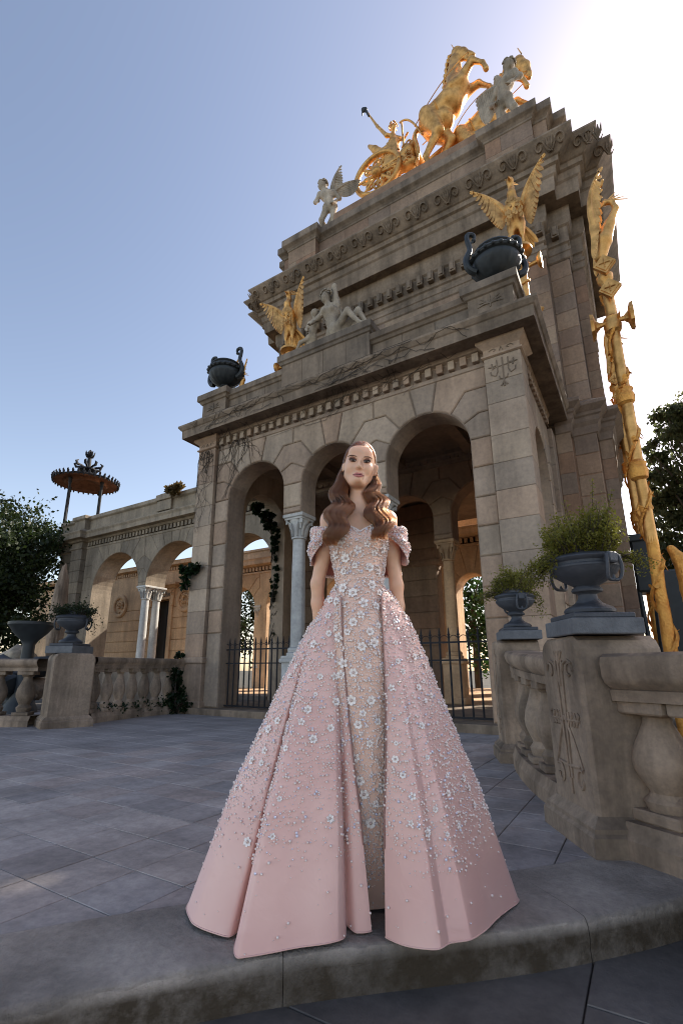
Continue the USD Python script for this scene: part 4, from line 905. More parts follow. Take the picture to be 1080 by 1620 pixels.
# --- tall gilded lamp columns right of the monument, crowned with long-necked birds
def lamp_column(label, x, y, zt, s, r=.08, low=True):
    T = Thing('gilded_lamp_column', label, 'lamp post', (x, y, 0))
    R = np.random.default_rng(int(y * 10) + 3)
    zz = np.linspace(-.1, zt - 1.7, 60)
    rad = r * (1 + .15 * np.clip((2.6 - zz) / 2.6, 0, 1)) * (1 + .06 * np.sin(zz * 3))
    mb = MB(); lathe([(q, z) for q, z in zip(rad, zz)] + [(r * 1.5, zt - 1.66), (r * 1.6, zt - 1.55), (r, zt - 1.5), (r * .9, zt - 1.1), (r * 1.5, zt - 1.05), (0, zt - 1.0)], (x, y, 0), 16, mb); v, f = mb.mesh()
    v[:, :2] += meshkit.noise(v * 3.0)[:, None] * .02
    lo_ = v[f].mean(1)[:, 2] < 2.75; T.part('shaft', (v, f[~lo_]), GOLD, smooth=50); T.part('foot_wrap', (v, f[lo_]), RUST, smooth=50)
    a = np.linspace(0, 13 * PI, 160); zb = .3; mb = tube([(x + (r * (1.25 + .35 * max(0, (2.6 - (zb + (zt - 2.2) * t / (13 * PI))) / 2.6))) * math.cos(t), y + (r * 1.25 + .04 * max(0, 2.6 - (zb + (zt - 2.2) * t / (13 * PI)))) * math.sin(t), zb + (zt - 2.2) * t / (13 * PI)) for t in a], [.024 + .012 * (i % 7 == 0) for i in range(160)], 5, ); 
    for i in range(70):     # leaves and knots on the vine
        t = R.uniform(0, 13 * PI); z = zb + (zt - 2.2) * t / (13 * PI); c, sn = math.cos(t), math.sin(t); rr = r * (1.2 + .35 * max(0, (2.6 - z) / 2.6)); p = A3(x + rr * c, y + rr * sn, z)
        feather(mb, p, p + A3(c * .05, sn * .05, R.uniform(-.13, .13)), .035, (c, sn, .3), .012)
    T.part('vine', mb, RUST, smooth=40)
    for z, k in ((zt - 2.55, 0), (zt - 3.9, 1), (zt - 5.2, 2)):
        if z < 1.5: continue
        mb = lathe([(r * .9, z - .16), (r * 1.5, z - .12), (r * 1.7, z), (r * 1.4, z + .06), (r * 1.6, z + .12), (r * .9, z + .18)], (x, y, 0), 14); T.part('collar', mb, RUST if k else GOLD, smooth=40)
    z = zt - 2.52
    for q in (-1, 1):        # side arms with fluted lamp cups
        mb = MB(); tube([(x, y, z), (x + q * .1, y - .03, z + .02), (x + q * .2, y - .05, z)], [.05, .035, .05], 8, mb)
        m2 = lathe([(0, 0), (.05, 0), (.09, .05), (.20, .08), (.22, .13), (.0, .13)], (0, 0, 0), 16, flute=lambda a, z_: .08 * np.cos(a * 8)); v, f = m2.mesh(); mb.add(np.stack([q * v[:, 2] + x + q * .18, v[:, 0] + y - .05, v[:, 1] + z], 1), f); T.part('lamp_arm', mb, GOLD, smooth=30)
    for z, dx in ((zt - 1.45, .03), (zt - 1.95, .05)):          # square pendants
        mb = MB(); e = .17 * s
        for q, w in ((1.0, .035), (.78, .05)):
            V = []
            for yy in (y - .16 - w, y - .16 + w):
                V += [(x + dx + e * q * 1.05, yy, z), (x + dx, yy, z + e * q * 1.2), (x + dx - e * q * 1.05, yy, z), (x + dx, yy, z - e * q * 1.2)]
            mb.add(V, [(0, 1, 2, 3), (7, 6, 5, 4)] + [(i, i + 4, (i + 1) % 4 + 4, (i + 1) % 4) for i in range(4)])
        tube([(x + dx - .08, y - .215, z), (x + dx + .08, y - .215, z)], .012, 4, mb); tube([(x + dx, y - .215, z - .09), (x + dx, y - .215, z + .09)], .012, 4, mb)
        T.part('pendant', mb, GOLD)
    B = (x, y, zt - 1.15); bp = lambda a, b, c: A3(x + a * s, y + b * s, zt - 1.15 + c * s)
    P = [cone(bp(.0, 0, .0), bp(.08, -.02, .32), .10 * s, .15 * s), cone(bp(.08, -.02, .32), bp(.22, -.05, .60), .15 * s, .10 * s), cone(bp(.22, -.05, .60), bp(.36, -.08, .86), .085 * s, .05 * s), cone(bp(.36, -.08, .86), bp(.32, -.08, 1.05), .05 * s, .042 * s), cone(bp(.32, -.08, 1.05), bp(.22, -.08, 1.08), .045 * s, .06 * s), cone(bp(.22, -.08, 1.08), bp(.12, -.1, .98), .04 * s, .012 * s, .01)]
    T.part('bird', implicit(P, .018 * s, .04 * s), GOLD, smooth=True)
    mb = MB()
    for k in range(4): feather(mb, bp(.26, -.08, 1.12), bp(.40 + .06 * k, -.08, 1.22 - .09 * k), .014 * s, (0, 1, 0), .01)
    T.part('crest', mb, GOLD)
    for q in (-1, 1): T.part('wing', wing(bp(.02, q * .12, .42), bp(-.04, q * .2, .95), bp(.26, q * .14, 1.85), bp(-.12, q * .2, -.18), (.2, q, 0), n=17, width=.055 * s, thick=.02 * s), GOLD)
    return T
lamp_column('tall gilded lamp column with long-necked bird in front of the right monument corner', 8.74, 1.0, 9.05, .95)
lamp_column('slender gilded lamp column behind the tall one at the right monument edge', 8.74, 6.2, 9.7, .85, r=.085)
lamp_column('gilded lamp column top peeping from behind the left porch parapet', -1.0, 2.2, 9.75, .9)
# dark stone socket and iron stay of the rear column
T = Thing('stone_socket', 'dark stone socket around the foot of the slender lamp column', 'plinth', (8.7, 5.9, 0)); 
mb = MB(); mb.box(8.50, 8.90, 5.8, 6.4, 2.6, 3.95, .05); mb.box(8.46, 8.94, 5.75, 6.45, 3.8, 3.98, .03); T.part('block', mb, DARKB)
mb = MB(); tube([(8.53, 5.9, 2.7), (8.55, 5.85, 1.9), (8.62, 5.8, .1)], .06, 6, mb); tube([(8.84, 5.9, 2.7), (8.8, 5.85, 1.9), (8.74, 5.8, .1)], .06, 6, mb); T.part('leg', mb, DARKB)
# --- quadriga on the attic
GP = (4.6, 5.0)
T = Thing('gilded_chariot', 'gilded two-wheeled chariot with pierced scrollwork wheel on the attic', 'statue', (3.0, 5.1, 16.5))
wcx, wcz, wr = 2.67, 18.25, .86
mb = MB(); a = np.linspace(0, 2 * PI, 41); tube([(wcx + wr * math.cos(t), 4.95, wcz + wr * math.sin(t)) for t in a], .12, 8, mb, flat=.8); T.part('wheel_rim', mb, GOLD, smooth=True)
mb = MB(); R = np.random.default_rng(2)
for k in range(8):
    t = k * PI / 4; aa = np.linspace(0, 4.8, 14)
    for q in (-1, 1): tube([(wcx + .45 * math.cos(t) + q * (.2 - .03 * w) * math.cos(w + t), 4.97, wcz + .45 * math.sin(t) + (.2 - .03 * w) * math.sin(w + t)) for w in aa], .045, 5, mb)
    tube([(wcx, 4.97, wcz), (wcx + wr * math.cos(t), 4.97, wcz + wr * math.sin(t))], [.07, .04], 6, mb)
mb.tm(trimesh.creation.icosphere(2, .2).apply_transform(trimesh.transformations.translation_matrix((wcx, 4.9, wcz)))); T.part('wheel_scrolls', mb, GOLD, smooth=40)
mb = MB(); tube([(wcx + wr * math.cos(t), 6.3, wcz + wr * math.sin(t)) for t in a], .12, 8, mb, flat=.8)
for k in range(4): t = k * PI / 4; tube([(wcx - wr * math.cos(t), 6.3, wcz - wr * math.sin(t)), (wcx + wr * math.cos(t), 6.3, wcz + wr * math.sin(t))], .05, 6, mb)
T.part('wheel', mb, GOLD, smooth=40)
P = [cone((2.9, 5.2, 18.3), (3.9, 5.2, 18.2), .2, .2, .1), cone((2.9, 6.0, 18.3), (3.9, 6.0, 18.2), .2, .2, .1), cone((3.75, 5.2, 18.2), (3.95, 5.25, 19.0), .2, .14), cone((3.75, 6.0, 18.2), (3.95, 6.0, 19.0), .2, .14), cone((3.95, 5.25, 19.0), (3.95, 6.0, 19.0), .15, .15), cone((3.3, 5.15, 18.3), (3.8, 5.1, 18.75), .2, .18), cone((2.8, 5.1, 18.4), (2.3, 5.05, 18.9), .14, .06), cone((2.7, 5.6, 17.4), (2.7, 5.6, 18.3), .25, .25), cone((3.9, 5.6, 18.2), (5.0, 5.6, 18.6), .1, .08)]
T.part('body', implicit(P, .05, .12), GOLD, smooth=True)
mb = MB(); R = np.random.default_rng(5)
for k in range(22):
    c = A3(R.uniform(3.0, 3.95), 5.0, R.uniform(18.15, 18.95)); aa = np.linspace(0, 4.6, 10); q = R.choice((-1, 1)); tube([c + A3(q * (.11 - .02 * w) * math.cos(w), -.03, (.11 - .02 * w) * math.sin(w)) for w in aa], .03, 5, mb)
T.part('relief', mb, GOLD, smooth=40)
mb = MB(); aa = np.linspace(.3, 2.9, 14); tube([(1.95 + .25 * math.cos(t + 1.2), 5.0, 18.4 + .45 * math.sin(t + 1.2)) for t in aa], .04, 5, mb); T.part('tail_rail', mb, GOLD, smooth=True)
mb = MB(); tube([(3.72, 4.95, 18.8), (3.69, 4.95, 19.95)], .035, 6, mb); tube(spline([(3.6, 4.95, 19.98), (3.72, 4.95, 20.0), (4.05, 5.0, 19.75), (4.4, 5.05, 18.95)], 14), .035, 6, mb); T.part('yoke_pole', mb, GOLD, smooth=40)
# charioteer holding a torch
T = Thing('gilded_charioteer', 'gilded robed charioteer standing in the chariot and raising a torch', 'statue', (3.2, 5.3, 18.3))
J = dict(head=A3(3.26, 5.2, 20.33), face=A3(.8, -.55, 0), neck=A3(3.2, 5.25, 20.02), chest=A3(3.22, 5.3, 19.72), belly=A3(3.2, 5.32, 19.4), pelvis=A3(3.18, 5.34, 19.15), shL=A3(3.02, 5.12, 20.02), shR=A3(3.40, 5.45, 19.98), elL=A3(2.66, 5.1, 20.74), wrL=A3(2.32, 5.08, 21.6), elR=A3(3.6, 5.3, 19.6), wrR=A3(3.8, 5.1, 19.45), hipL=A3(3.1, 5.25, 19.1), hipR=A3(3.27, 5.42, 19.1), knL=A3(3.08, 5.2, 18.65), knR=A3(3.32, 5.35, 18.65), anL=A3(3.05, 5.25, 18.2), anR=A3(3.35, 5.4, 18.2), toL=A3(3.15, 5.15, 18.15), toR=A3(3.45, 5.3, 18.15))
sF = 1.32
T.part('body', implicit(figure(J, sF), .035, .05), GOLD, smooth=True)
T.part('hair', curls(J['head'] + [0, 0, .04], .16, 26, 3), GOLD, smooth=True)
P = [cone((3.1, 5.28, 19.6), (2.75, 5.3, 19.55), .16, .15), cone((2.75, 5.3, 19.55), (2.45, 5.3, 19.95), .15, .13), cone((2.45, 5.3, 19.95), (2.2, 5.3, 20.3), .14, .07), cone((3.1, 5.3, 19.3), (2.6, 5.3, 19.2), .14, .06), cone((3.2, 5.3, 19.4), (3.15, 5.25, 18.3), .22, .30), cone((3.2, 5.3, 19.4), (3.45, 5.3, 18.5), .15, .16)]
for k in range(7): P.append(cone((3.05 + .06 * k, 5.02, 19.5), (2.95 + .09 * k, 4.95, 18.4), .03, .05, .02))
T.part('robe', implicit(P, .035, .06), GOLD, smooth=True)
mb = MB(); tube([(2.34, 5.06, 21.45), (2.2, 5.06, 21.95)], [.035, .06], 7, mb); T.part('torch', mb, DARKB, smooth=40)
P = [cone((2.2, 5.06, 21.9), (2.1, 5.06, 22.0), .09, .07, .03), cone((2.1, 5.06, 22.0), (2.05, 5.06, 21.7), .06, .02, .03)]; T.part('flame', implicit(P, .02, .03), DARKB, smooth=True)
def horse(label, dx, dy, dz, head='up', s=1.0):
    T = Thing('gilded_horse', label, 'statue', (4.9 + dx, 5.2 + dy, 16.6))
    q = lambda x, y, z: A3(4.9 + dx + (x - 4.9) * s, 5.2 + dy + y * s, 16.6 + dz + (z - 16.6) * s)
    P = [cone(q(4.72, 0, 19.45), q(5.35, 0, 19.75), .47, .46), cone(q(5.35, 0, 19.75), q(5.68, 0, 20.2), .46, .40), cone(q(4.75, 0, 19.3), q(5.1, 0, 19.2), .4, .38)]
    if head == 'up':
        nk = [(5.62, 0, 20.4, .36), (5.62, 0, 20.95, .27), (5.68, 0, 21.55, .2), (5.78, 0, 21.9, .17)]; hd = [(5.74, 0, 21.95, .17), (5.98, 0, 21.72, .15), (6.2, 0, 21.42, .10), (6.3, 0, 21.32, .085)]; er = (5.64, 22.3); jaw = [(5.86, 0, 21.72, .13), (6.15, 0, 21.22, .06)]
    else:
        nk = [(5.7, 0, 20.35, .36), (6.0, 0, 20.85, .28), (6.35, 0, 21.3, .21), (6.55, 0, 21.5, .17)]; hd = [(6.55, 0, 21.5, .17), (6.72, 0, 21.15, .15), (6.78, 0, 20.75, .10), (6.78, 0, 20.6, .085)]; er = (6.58, 21.95); jaw = [(6.6, 0, 21.2, .13), (6.66, 0, 20.72, .06)]
    for ch in (nk, hd, jaw):
        for a, b in zip(ch[:-1], ch[1:]): P.append(cone(q(*a[:3]), q(*b[:3]), a[3], b[3]))
    for yy, kz, hx in ((-.26, 20.72, 0), (.26, 20.3, .05)):
        P += [cone(q(5.78, yy * .8, 20.15), q(6.28 + hx, yy, kz), .2, .115), cone(q(6.28 + hx, yy, kz), q(6.62 + hx, yy, kz - .42), .11, .07), cone(q(6.62 + hx, yy, kz - .42), q(6.70 + hx, yy, kz - .78), .075, .095)]
    for yy, fx in ((-.27, 0), (.27, .25)):
        P += [cone(q(4.7, yy * .7, 19.3), q(4.98 + fx, yy, 18.55), .36, .2), cone(q(4.98 + fx, yy, 18.55), q(4.5 + fx, yy, 17.75), .17, .10), cone(q(4.5 + fx, yy, 17.75), q(4.62 + fx, yy, 17.0), .095, .075), cone(q(4.62 + fx, yy, 17.0), q(4.72 + fx, yy, 16.65), .08, .12)]
    for yy in (-.3, .3): P += [cone(q(5.55, yy, 20.0), q(5.85, yy * .9, 20.15), .22, .16, .05), cone(q(4.62, yy * 1.05, 19.5), q(4.85, yy * 1.05, 19.0), .26, .2, .06)]
    T.part('body', implicit(P, .038, .075), GOLD, smooth=True)
    mb = MB(); 
    for k in range(16):
        t = k / 15; i = t * (len(nk) - 1); j = min(int(i), len(nk) - 2); w = i - j; a, b = nk[j], nk[j + 1]; x = a[0] + (b[0] - a[0]) * w; z = a[2] + (b[2] - a[2]) * w; r = a[3] + (b[3] - a[3]) * w
        d = A3(b[0] - a[0], 0, b[2] - a[2]); d /= np.linalg.norm(d); n = A3(-d[2], 0, d[0])
        p = q(x, 0, z) + n * r * .9 * s; tube([p, p + n * .12 - d * .10 + A3(0, .05 * (-1) ** k, 0), p + n * .12 - d * .26], [.06, .07, .015], 5, mb)
    T.part('mane', mb, GOLD, smooth=40)
    mb = MB()
    for yy in (-.09, .09): feather(mb, q(er[0] + .08, yy, er[1] - .32), q(er[0], yy * 1.2, er[1]), .05, (1, 0, .2), .03)
    T.part('ear', mb, GOLD, kind=None)
    mb = MB()
    for k in range(6): tube(spline([q(4.32, 0, 19.55), q(4.1 - .03 * k, (k - 2.5) * .04, 19.2), q(4.22 - .04 * k, (k - 2.5) * .06, 18.4), q(4.05, (k - 2.5) * .05, 17.9)], 10), np.linspace(.09, .03, 10), 6, mb)
    T.part('tail', mb, GOLD, smooth=True)
    mb = MB(); a = np.linspace(0, 2 * PI, 25); tube([q(5.45 + .18 * math.cos(t) * 1.0, .46 * math.sin(t), 20.05 - .38 * math.cos(t)) for t in a], .03, 5, mb); tube([q(5.0 + .1 * math.cos(t), .47 * math.sin(t), 19.55 - .46 * math.cos(t)) for t in a], .03, 5, mb)
    for yy in (-.2, .2): tube(spline([q(hd[-2][0] - .03, yy * .6, hd[-2][2]), q(5.5, yy * 2.2, 20.5), q(4.2, yy * 1.8, 19.2)], 16), .018, 4, mb)
    T.part('harness', mb, RUST, smooth=40)
horse('gilded rearing horse with raised head, beside the chariot', 0, 0, 0)
horse('gilded rearing horse behind, its head bowed above the winged stone boy', .95, .75, -.9, head='down', s=1.06)
# --- winged stone boys on the attic corners
def putto(label, fx, fy, fz, face, s, wings, mirror=1):
    T = Thing('winged_stone_boy', label, 'statue', (fx, fy, fz)); q = lambda a, b, c: A3(fx + mirror * a * s, fy + b * s, fz + c * s)
    J = dict(head=q(-.12, -.05, 1.62), face=A3(*face), neck=q(-.06, 0, 1.40), chest=q(0, 0, 1.22), belly=q(.04, 0, 1.0), pelvis=q(.06, .02, .84), shL=q(-.2, -.06, 1.34), shR=q(.16, .06, 1.30), elL=q(-.30, -.12, 1.08), wrL=q(-.14, -.24, .90), elR=q(.3, .1, 1.05), wrR=q(.22, -.05, .84), hipL=q(-.03, -.02, .78), hipR=q(.14, .05, .78), knL=q(-.12, -.1, .42), knR=q(.16, .0, .42), anL=q(-.2, .02, .06), anR=q(.18, .02, .06), toL=q(-.26, -.1, .03), toR=q(.16, -.12, .03))
    P = figure(J, s * 1.1) + [ball(J['head'], A3(.105, .11, .125) * s)]
    P += [cone(q(-.3, .1, .05), q(-.2, .1, .5), .14 * s, .08 * s), cone(q(-.1, .12, .05), q(.1, .12, .6), .15 * s, .08 * s)]
    T.part('body', implicit(P, .028, .05 * s), STAT, smooth=True)
    T.part('hair', curls(J['head'] + A3(0, .02, .03), .125 * s, 44, 4), STAT, smooth=True)
    for tip, low in wings: T.part('wing', wing(q(.06, .1, 1.3), q(.06 + .35 * tip[0], .12, 1.3 + .62 * (tip[2] - 1.3)), q(*tip), q(*low), (0, -1, 0), n=12, width=.055 * s, thick=.03 * s), STAT)
putto('winged stone boy standing on the left attic corner against the sky', .95, 4.3, 15.92, (-.9, -.3, 0), 1.42, [((.30, .2, 2.25), (.30, .2, 1.42)), ((.80, .3, 1.52), (.50, .25, 1.14))])
putto('curly-haired winged stone boy on the right attic corner before the gilded horses', 7.25, 4.25, 15.92, (.4, -.9, 0), 1.5, [((.62, .25, 1.62), (.40, .2, .75)), ((.2, .3, 2.0), (.3, .3, 1.1))], mirror=-1)
# --- reclining stone nude with a child
T = Thing('reclining_stone_nude', 'reclining stone woman with raised arm and a child leaning on her, on the porch parapet', 'statue', (3.5, .3, 7.7))
q = lambda x, y, z: A3(x, y, z)
J = dict(head=q(3.46, .28, 9.02), face=A3(-.35, -.9, -.1), neck=q(3.52, .33, 8.78), chest=q(3.56, .34, 8.58), belly=q(3.58, .34, 8.3), pelvis=q(3.66, .36, 8.02), shL=q(3.40, .30, 8.72), shR=q(3.70, .36, 8.74), elR=q(3.66, .32, 9.26), wrR=q(3.46, .40, 9.22), elL=q(3.28, .22, 8.5), wrL=q(3.22, .1, 8.34), hipL=q(3.64, .28, 7.98), hipR=q(3.74, .42, 7.98), knL=q(4.06, .2, 8.34), knR=q(4.20, .42, 8.44), anL=q(4.34, .2, 7.92), anR=q(4.44, .42, 7.92), toL=q(4.46, .18, 7.86), toR=q(4.56, .4, 7.86))
T.part('body', implicit(figure(J, 1.22) + [ball((3.46, .20, 8.60), .085), ball((3.64, .22, 8.60), .085), cone((3.66, .34, 8.05), (3.72, .42, 7.9), .19, .19)], .022, .05), STAT, smooth=True)
mb = curls(J['head'] + A3(.02, .03, .04), .155, 40, 9); 
for k in range(10): tube(spline([(3.48 + .012 * k, .40, 9.10), (3.60 + .014 * k, .38, 8.9), (3.70 + .02 * (k % 3), .42, 8.62), (3.74 + .02 * k, .44, 8.4)], 10), .036, 5, mb)
T.part('hair', mb, STAT, smooth=True)
P = [cone((3.2, .36, 7.74), (3.9, .42, 7.78), .18, .2), cone((3.9, .42, 7.78), (4.4, .4, 7.76), .16, .1), cone((2.6, .36, 7.70), (3.2, .36, 7.74), .1, .14), cone((4.0, .5, 7.8), (4.1, .52, 8.2), .2, .1)]; T.part('rock', implicit(P, .03, .08), STAT, smooth=True)
q2 = lambda x, y, z: A3(x, y, z); 
Jc = dict(head=q(3.18, .24, 8.70), face=A3(-.2, -.8, .4), neck=q(3.16, .27, 8.54), chest=q(3.14, .28, 8.42), belly=q(3.10, .29, 8.28), pelvis=q(3.05, .3, 8.14), shL=q(3.04, .24, 8.48), shR=q(3.24, .3, 8.48), elR=q(3.38, .22, 8.54), wrR=q(3.50, .2, 8.62), elL=q(2.98, .2, 8.32), wrL=q(3.06, .12, 8.22), hipL=q(3.0, .26, 8.1), hipR=q(3.1, .34, 8.08), knL=q(2.82, .2, 8.04), knR=q(2.96, .3, 7.98), anL=q(2.66, .24, 7.88), anR=q(2.78, .32, 7.86), toL=q(2.58, .2, 7.85), toR=q(2.7, .28, 7.84))
T2 = Thing('stone_child', 'small stone child leaning against the reclining stone woman', 'statue', (3.1, .3, 7.8)); T2.part('body', implicit(figure(Jc, .74) + [ball(Jc['head'], .088)], .018, .035), STAT, smooth=True); T2.part('hair', curls(Jc['head'] + A3(0, .02, .02), .085, 24, 6), STAT, smooth=True)
# --- black urns with serpent handles on the porch corners
def roof_urn(label, x, y, z, s, hang=PI * 1.02):
    T = Thing('black_urn', label, 'urn', (x, y, z)); c = (x, y, z)
    mb = MB(); mb.box(x - .28 * s, x + .28 * s, y - .28 * s, y + .28 * s, z - .02, z + .12 * s, .02); lathe([(r * s, q * s) for r, q in [(.22, .1), (.24, .14), (.15, .2), (.11, .26), (.15, .3), (.13, .33)]], c, 20, mb); T.part('foot', mb, DARKB, smooth=35)
    fl = lambda a, q: np.where((q > .34 * s) & (q < .66 * s), .035 * np.cos(a * 16), 0)
    mb = lathe([(r * s, q * s) for r, q in [(0, .32), (.13, .32), (.26, .38), (.38, .48), (.45, .60), (.47, .68), (.46, .72), (.50, .74), (.52, .78), (.50, .82), (.44, .84), (.40, .86), (.40, .92), (.43, .95), (.42, .98), (.30, .98), (.3, .7), (0, .6)]], c, 48, flute=fl); bd = T.part('bowl', mb, DARKB, smooth=35)
    mb = MB()
    for k in range(22): a = k * 2 * PI / 22; mb.tm(trimesh.creation.icosphere(1, .045 * s).apply_transform(trimesh.transformations.translation_matrix((x + .5 * s * math.cos(a), y + .5 * s * math.sin(a), z + .78 * s))))
    T.part('beading', mb, DARKB, smooth=True, parent=bd, kind='stuff')
    for a in (hang, hang + PI):
        cs, sn = math.cos(a), math.sin(a); pt = lambda r, q, w=0: (x + (r * cs - w * sn) * s, y + (r * sn + w * cs) * s, z + q * s)
        L = [pt(.42, .5), pt(.58, .62), pt(.58, .85), pt(.50, 1.05), pt(.54, 1.25), pt(.50, 1.42), pt(.40, 1.40), pt(.42, 1.26), pt(.48, 1.2)]
        tube(spline(L, 40), np.interp(np.linspace(0, 1, 40), [0, .3, .8, 1], [.075, .06, .045, .018]) * s, 8, mb := MB()); 
        for k in range(9): mb.tm(trimesh.creation.icosphere(1, (.048 * s)).apply_transform(trimesh.transformations.translation_matrix(spline(L, 40)[4 + k * 4])))
        T.part('handle', mb, DARKB, smooth=40)
roof_urn('black fluted urn with serpent handles on the left porch corner against the sky', .40, .32, 7.52, .88)
roof_urn('black fluted urn with serpent handle on the right porch corner below the phoenix', 7.12, .30, 7.36, .92, hang=-PI * .80)
# ================================================================ PLANTS
def crown(V, R, c, r, n, size, hang=0., clump=None, shell=.55):
    """leaf faces in clumps through an ellipsoid"""
    c = A3(*c); r = A3(*r); k = clump or max(12, n // 90)
    d = R.normal(0, 1, (k, 3)); d /= np.linalg.norm(d, axis=1, keepdims=True); cc = c + d * (R.uniform(shell, 1, (k, 1)) ** .8) * r; cr = R.uniform(.16, .34, k) * min(r)
    i = R.integers(0, k, n); p = cc[i] + R.normal(0, 1, (n, 3)) * cr[i][:, None] * [.75, .75, .6]
    leaves(V, R, p, size, hang)
def leaves(V, R, p, size, hang=0.):
    n = len(p); a = R.normal(0, 1, (n, 3)); a[:, 2] -= hang * 2; a /= np.linalg.norm(a, axis=1, keepdims=True); b = np.cross(a, R.normal(0, 1, (n, 3))); b /= np.linalg.norm(b, axis=1, keepdims=True) + 1e-9
    s = size * R.uniform(.6, 1.35, (n, 1)); w = .32
    V.append(np.stack([p, p + a * s * .5 + b * s * w, p + a * s, p + a * s * .5 - b * s * w], 1).reshape(-1, 3))
def leafmesh(V):
    V = np.vstack(V); n = len(V) // 4; i = np.arange(n)[:, None] * 4; return V, np.vstack([i + [0, 1, 2], i + [0, 2, 3]])
def tree(label, base, h, blobs, mat, seed, n, size, hang=0., name='tree', trunk=.16, lean=(0, 0)):
    R = np.random.default_rng(seed); T = Thing(name, label, 'tree', base); b = A3(*base)
    mb = MB(); top = b + A3(lean[0], lean[1], h * .55); tube(spline([b - [0, 0, .3], b + A3(lean[0] * .3, lean[1] * .3, h * .25), top], 10), np.linspace(trunk, trunk * .5, 10), 8, mb); T.part('trunk', mb, BARK, smooth=True)
    mb = MB()
    for c, r in blobs:
        for k in range(4):
            e = A3(*c) + R.normal(0, .4, 3) * A3(*r); s_ = b + (top - b) * R.uniform(.5, 1); tube(spline([s_, (s_ + e) / 2 + R.normal(0, .15, 3), e], 7), np.linspace(trunk * .4, .012, 7), 5, mb)
    T.part('limbs', mb, BARK, smooth=True, kind='stuff')
    V = []; tot = sum(np.prod(r) ** (2 / 3) for _, r in blobs)
    for c, r in blobs: crown(V, R, c, r, int(n * np.prod(r) ** (2 / 3) / tot), size, hang)
    T.part('crown', leafmesh(V), mat, kind='stuff'); return T
# trees and shrubs
tree('large dark leafy tree with yellow-lit leaves at the left picture edge', (-15.5, 3.0, -.1), 8.2, [((-16.2, 3.0, 6.2), (2.6, 2.2, 2.4)), ((-13.8, 2.6, 5.6), (1.9, 1.7, 1.9)), ((-13.6, 2.4, 3.6), (1.6, 1.5, 2.0)), ((-16, 2.2, 3.2), (2.4, 1.8, 2.4)), ((-18.6, 3, 5.4), (2.4, 2, 2.6)), ((-12.9, 2.9, 5.9), (.9, .8, .8))], LEAF_D, 11, 36000, .17, trunk=.3)
tree('feathery olive-green eucalyptus tree at the right picture edge', (11.2, 11.5, -.1), 10.5, [((10.6, 11.2, 7.6), (.9, 1.1, 1.9)), ((11.6, 11.5, 8.6), (1.3, 1.4, 1.9)), ((10.1, 11.2, 5.2), (.9, 1.1, 1.5)), ((9.75, 11.2, 6.6), (.5, .7, 1.0)), ((9.9, 11.3, 3.4), (.8, 1.0, 1.3)), ((9.62, 10.9, 7.5), (.45, .8, .9)), ((9.55, 10.9, 5.6), (.5, .8, 1.2)), ((9.5, 10.9, 4.2), (.5, .8, 1.0)), ((10.2, 11, 8.9), (.6, .8, .7)), ((11.9, 11.5, 5.6), (1.6, 1.4, 1.9)), ((11.2, 11.4, 3.0), (1.7, 1.4, 1.5)), ((13.2, 11.5, 7), (1.6, 1.4, 2.4))], LEAF_E, 12, 36000, .14, hang=.8, trunk=.22)
tree('dark bushy laurel behind the gilded lamp column at the right', (10.6, 8.5, -.1), 5, [((10.3, 8.6, 3.3), (1.1, 1.0, 1.2)), ((11.4, 8.6, 2.6), (1.3, 1.0, 1.6)), ((10.2, 8.8, 1.6), (1.2, 1.0, 1.3))], LEAF_D, 13, 9000, .13, name='laurel_bush', trunk=.12)
tree('added tall plane tree out of view right of the terrace, shading the paving', (13.6, 7.6, -.1), 14, [((12.65, 7.2, 10.0), (1.2, 1.8, 1.45)), ((11.95, 7.7, 10.7), (.55, .9, 1.4)), ((11.45, 7.2, 8.1), (.6, 1.2, 1.1)), ((12.0, 8.6, 9.0), (.6, 1.0, 1.0)), ((14.0, 7.9, 9.6), (1.4, 1.8, 1.5)), ((14.6, 8.4, 8.6), (1.8, 1.6, 1.6)), ((16.2, 8.2, 9.6), (1.8, 1.9, 1.5)), ((12.9, 6.9, 8.5), (1.3, 1.4, 1.4)), ((15.2, 8.2, 9.7), (1.4, 1.7, 1.4))], LEAF_G, 14, 34000, .26, trunk=.3)  # unseen tree added to keep direct sun off the terrace
tree('added very tall plane tree out of view, blocking sun from the left paving', (13.2, 12.8, -.1), 18, [((13.6, 12.6, 15.4), (.9, 1.2, 2.2)), ((13.3, 12.6, 16.4), (.7, 1.0, 1.6)), ((14.4, 13, 13.6), (1.2, 1.5, 2.2))], LEAF_G, 18, 24000, .32, trunk=.34)  # second unseen tree, put in to close a sun patch on the paving
tree('sunlit green tree seen through the far arch behind the gate', (2.2, 14.5, -.1), 8, [((2.3, 14, 3.4), (1.8, 1.4, 2.2)), ((1.2, 14.6, 4.6), (1.8, 1.4, 1.8)), ((3.6, 15, 2.2), (1.8, 1.4, 2.0))], LEAF_G, 15, 9000, .18)
tree('dark tree seen through the left porch arch', (-9.5, 14, -.1), 8, [((-9.8, 13.4, 4.0), (1.8, 1.4, 2.6)), ((-8.2, 13.8, 3), (1.8, 1.4, 2.4)), ((-11.4, 14, 5), (1.8, 1.4, 2.4)), ((-6, 14, 3), (1.6, 1.4, 2.6))], LEAF_D, 16, 12000, .17)
R = np.random.default_rng(21)
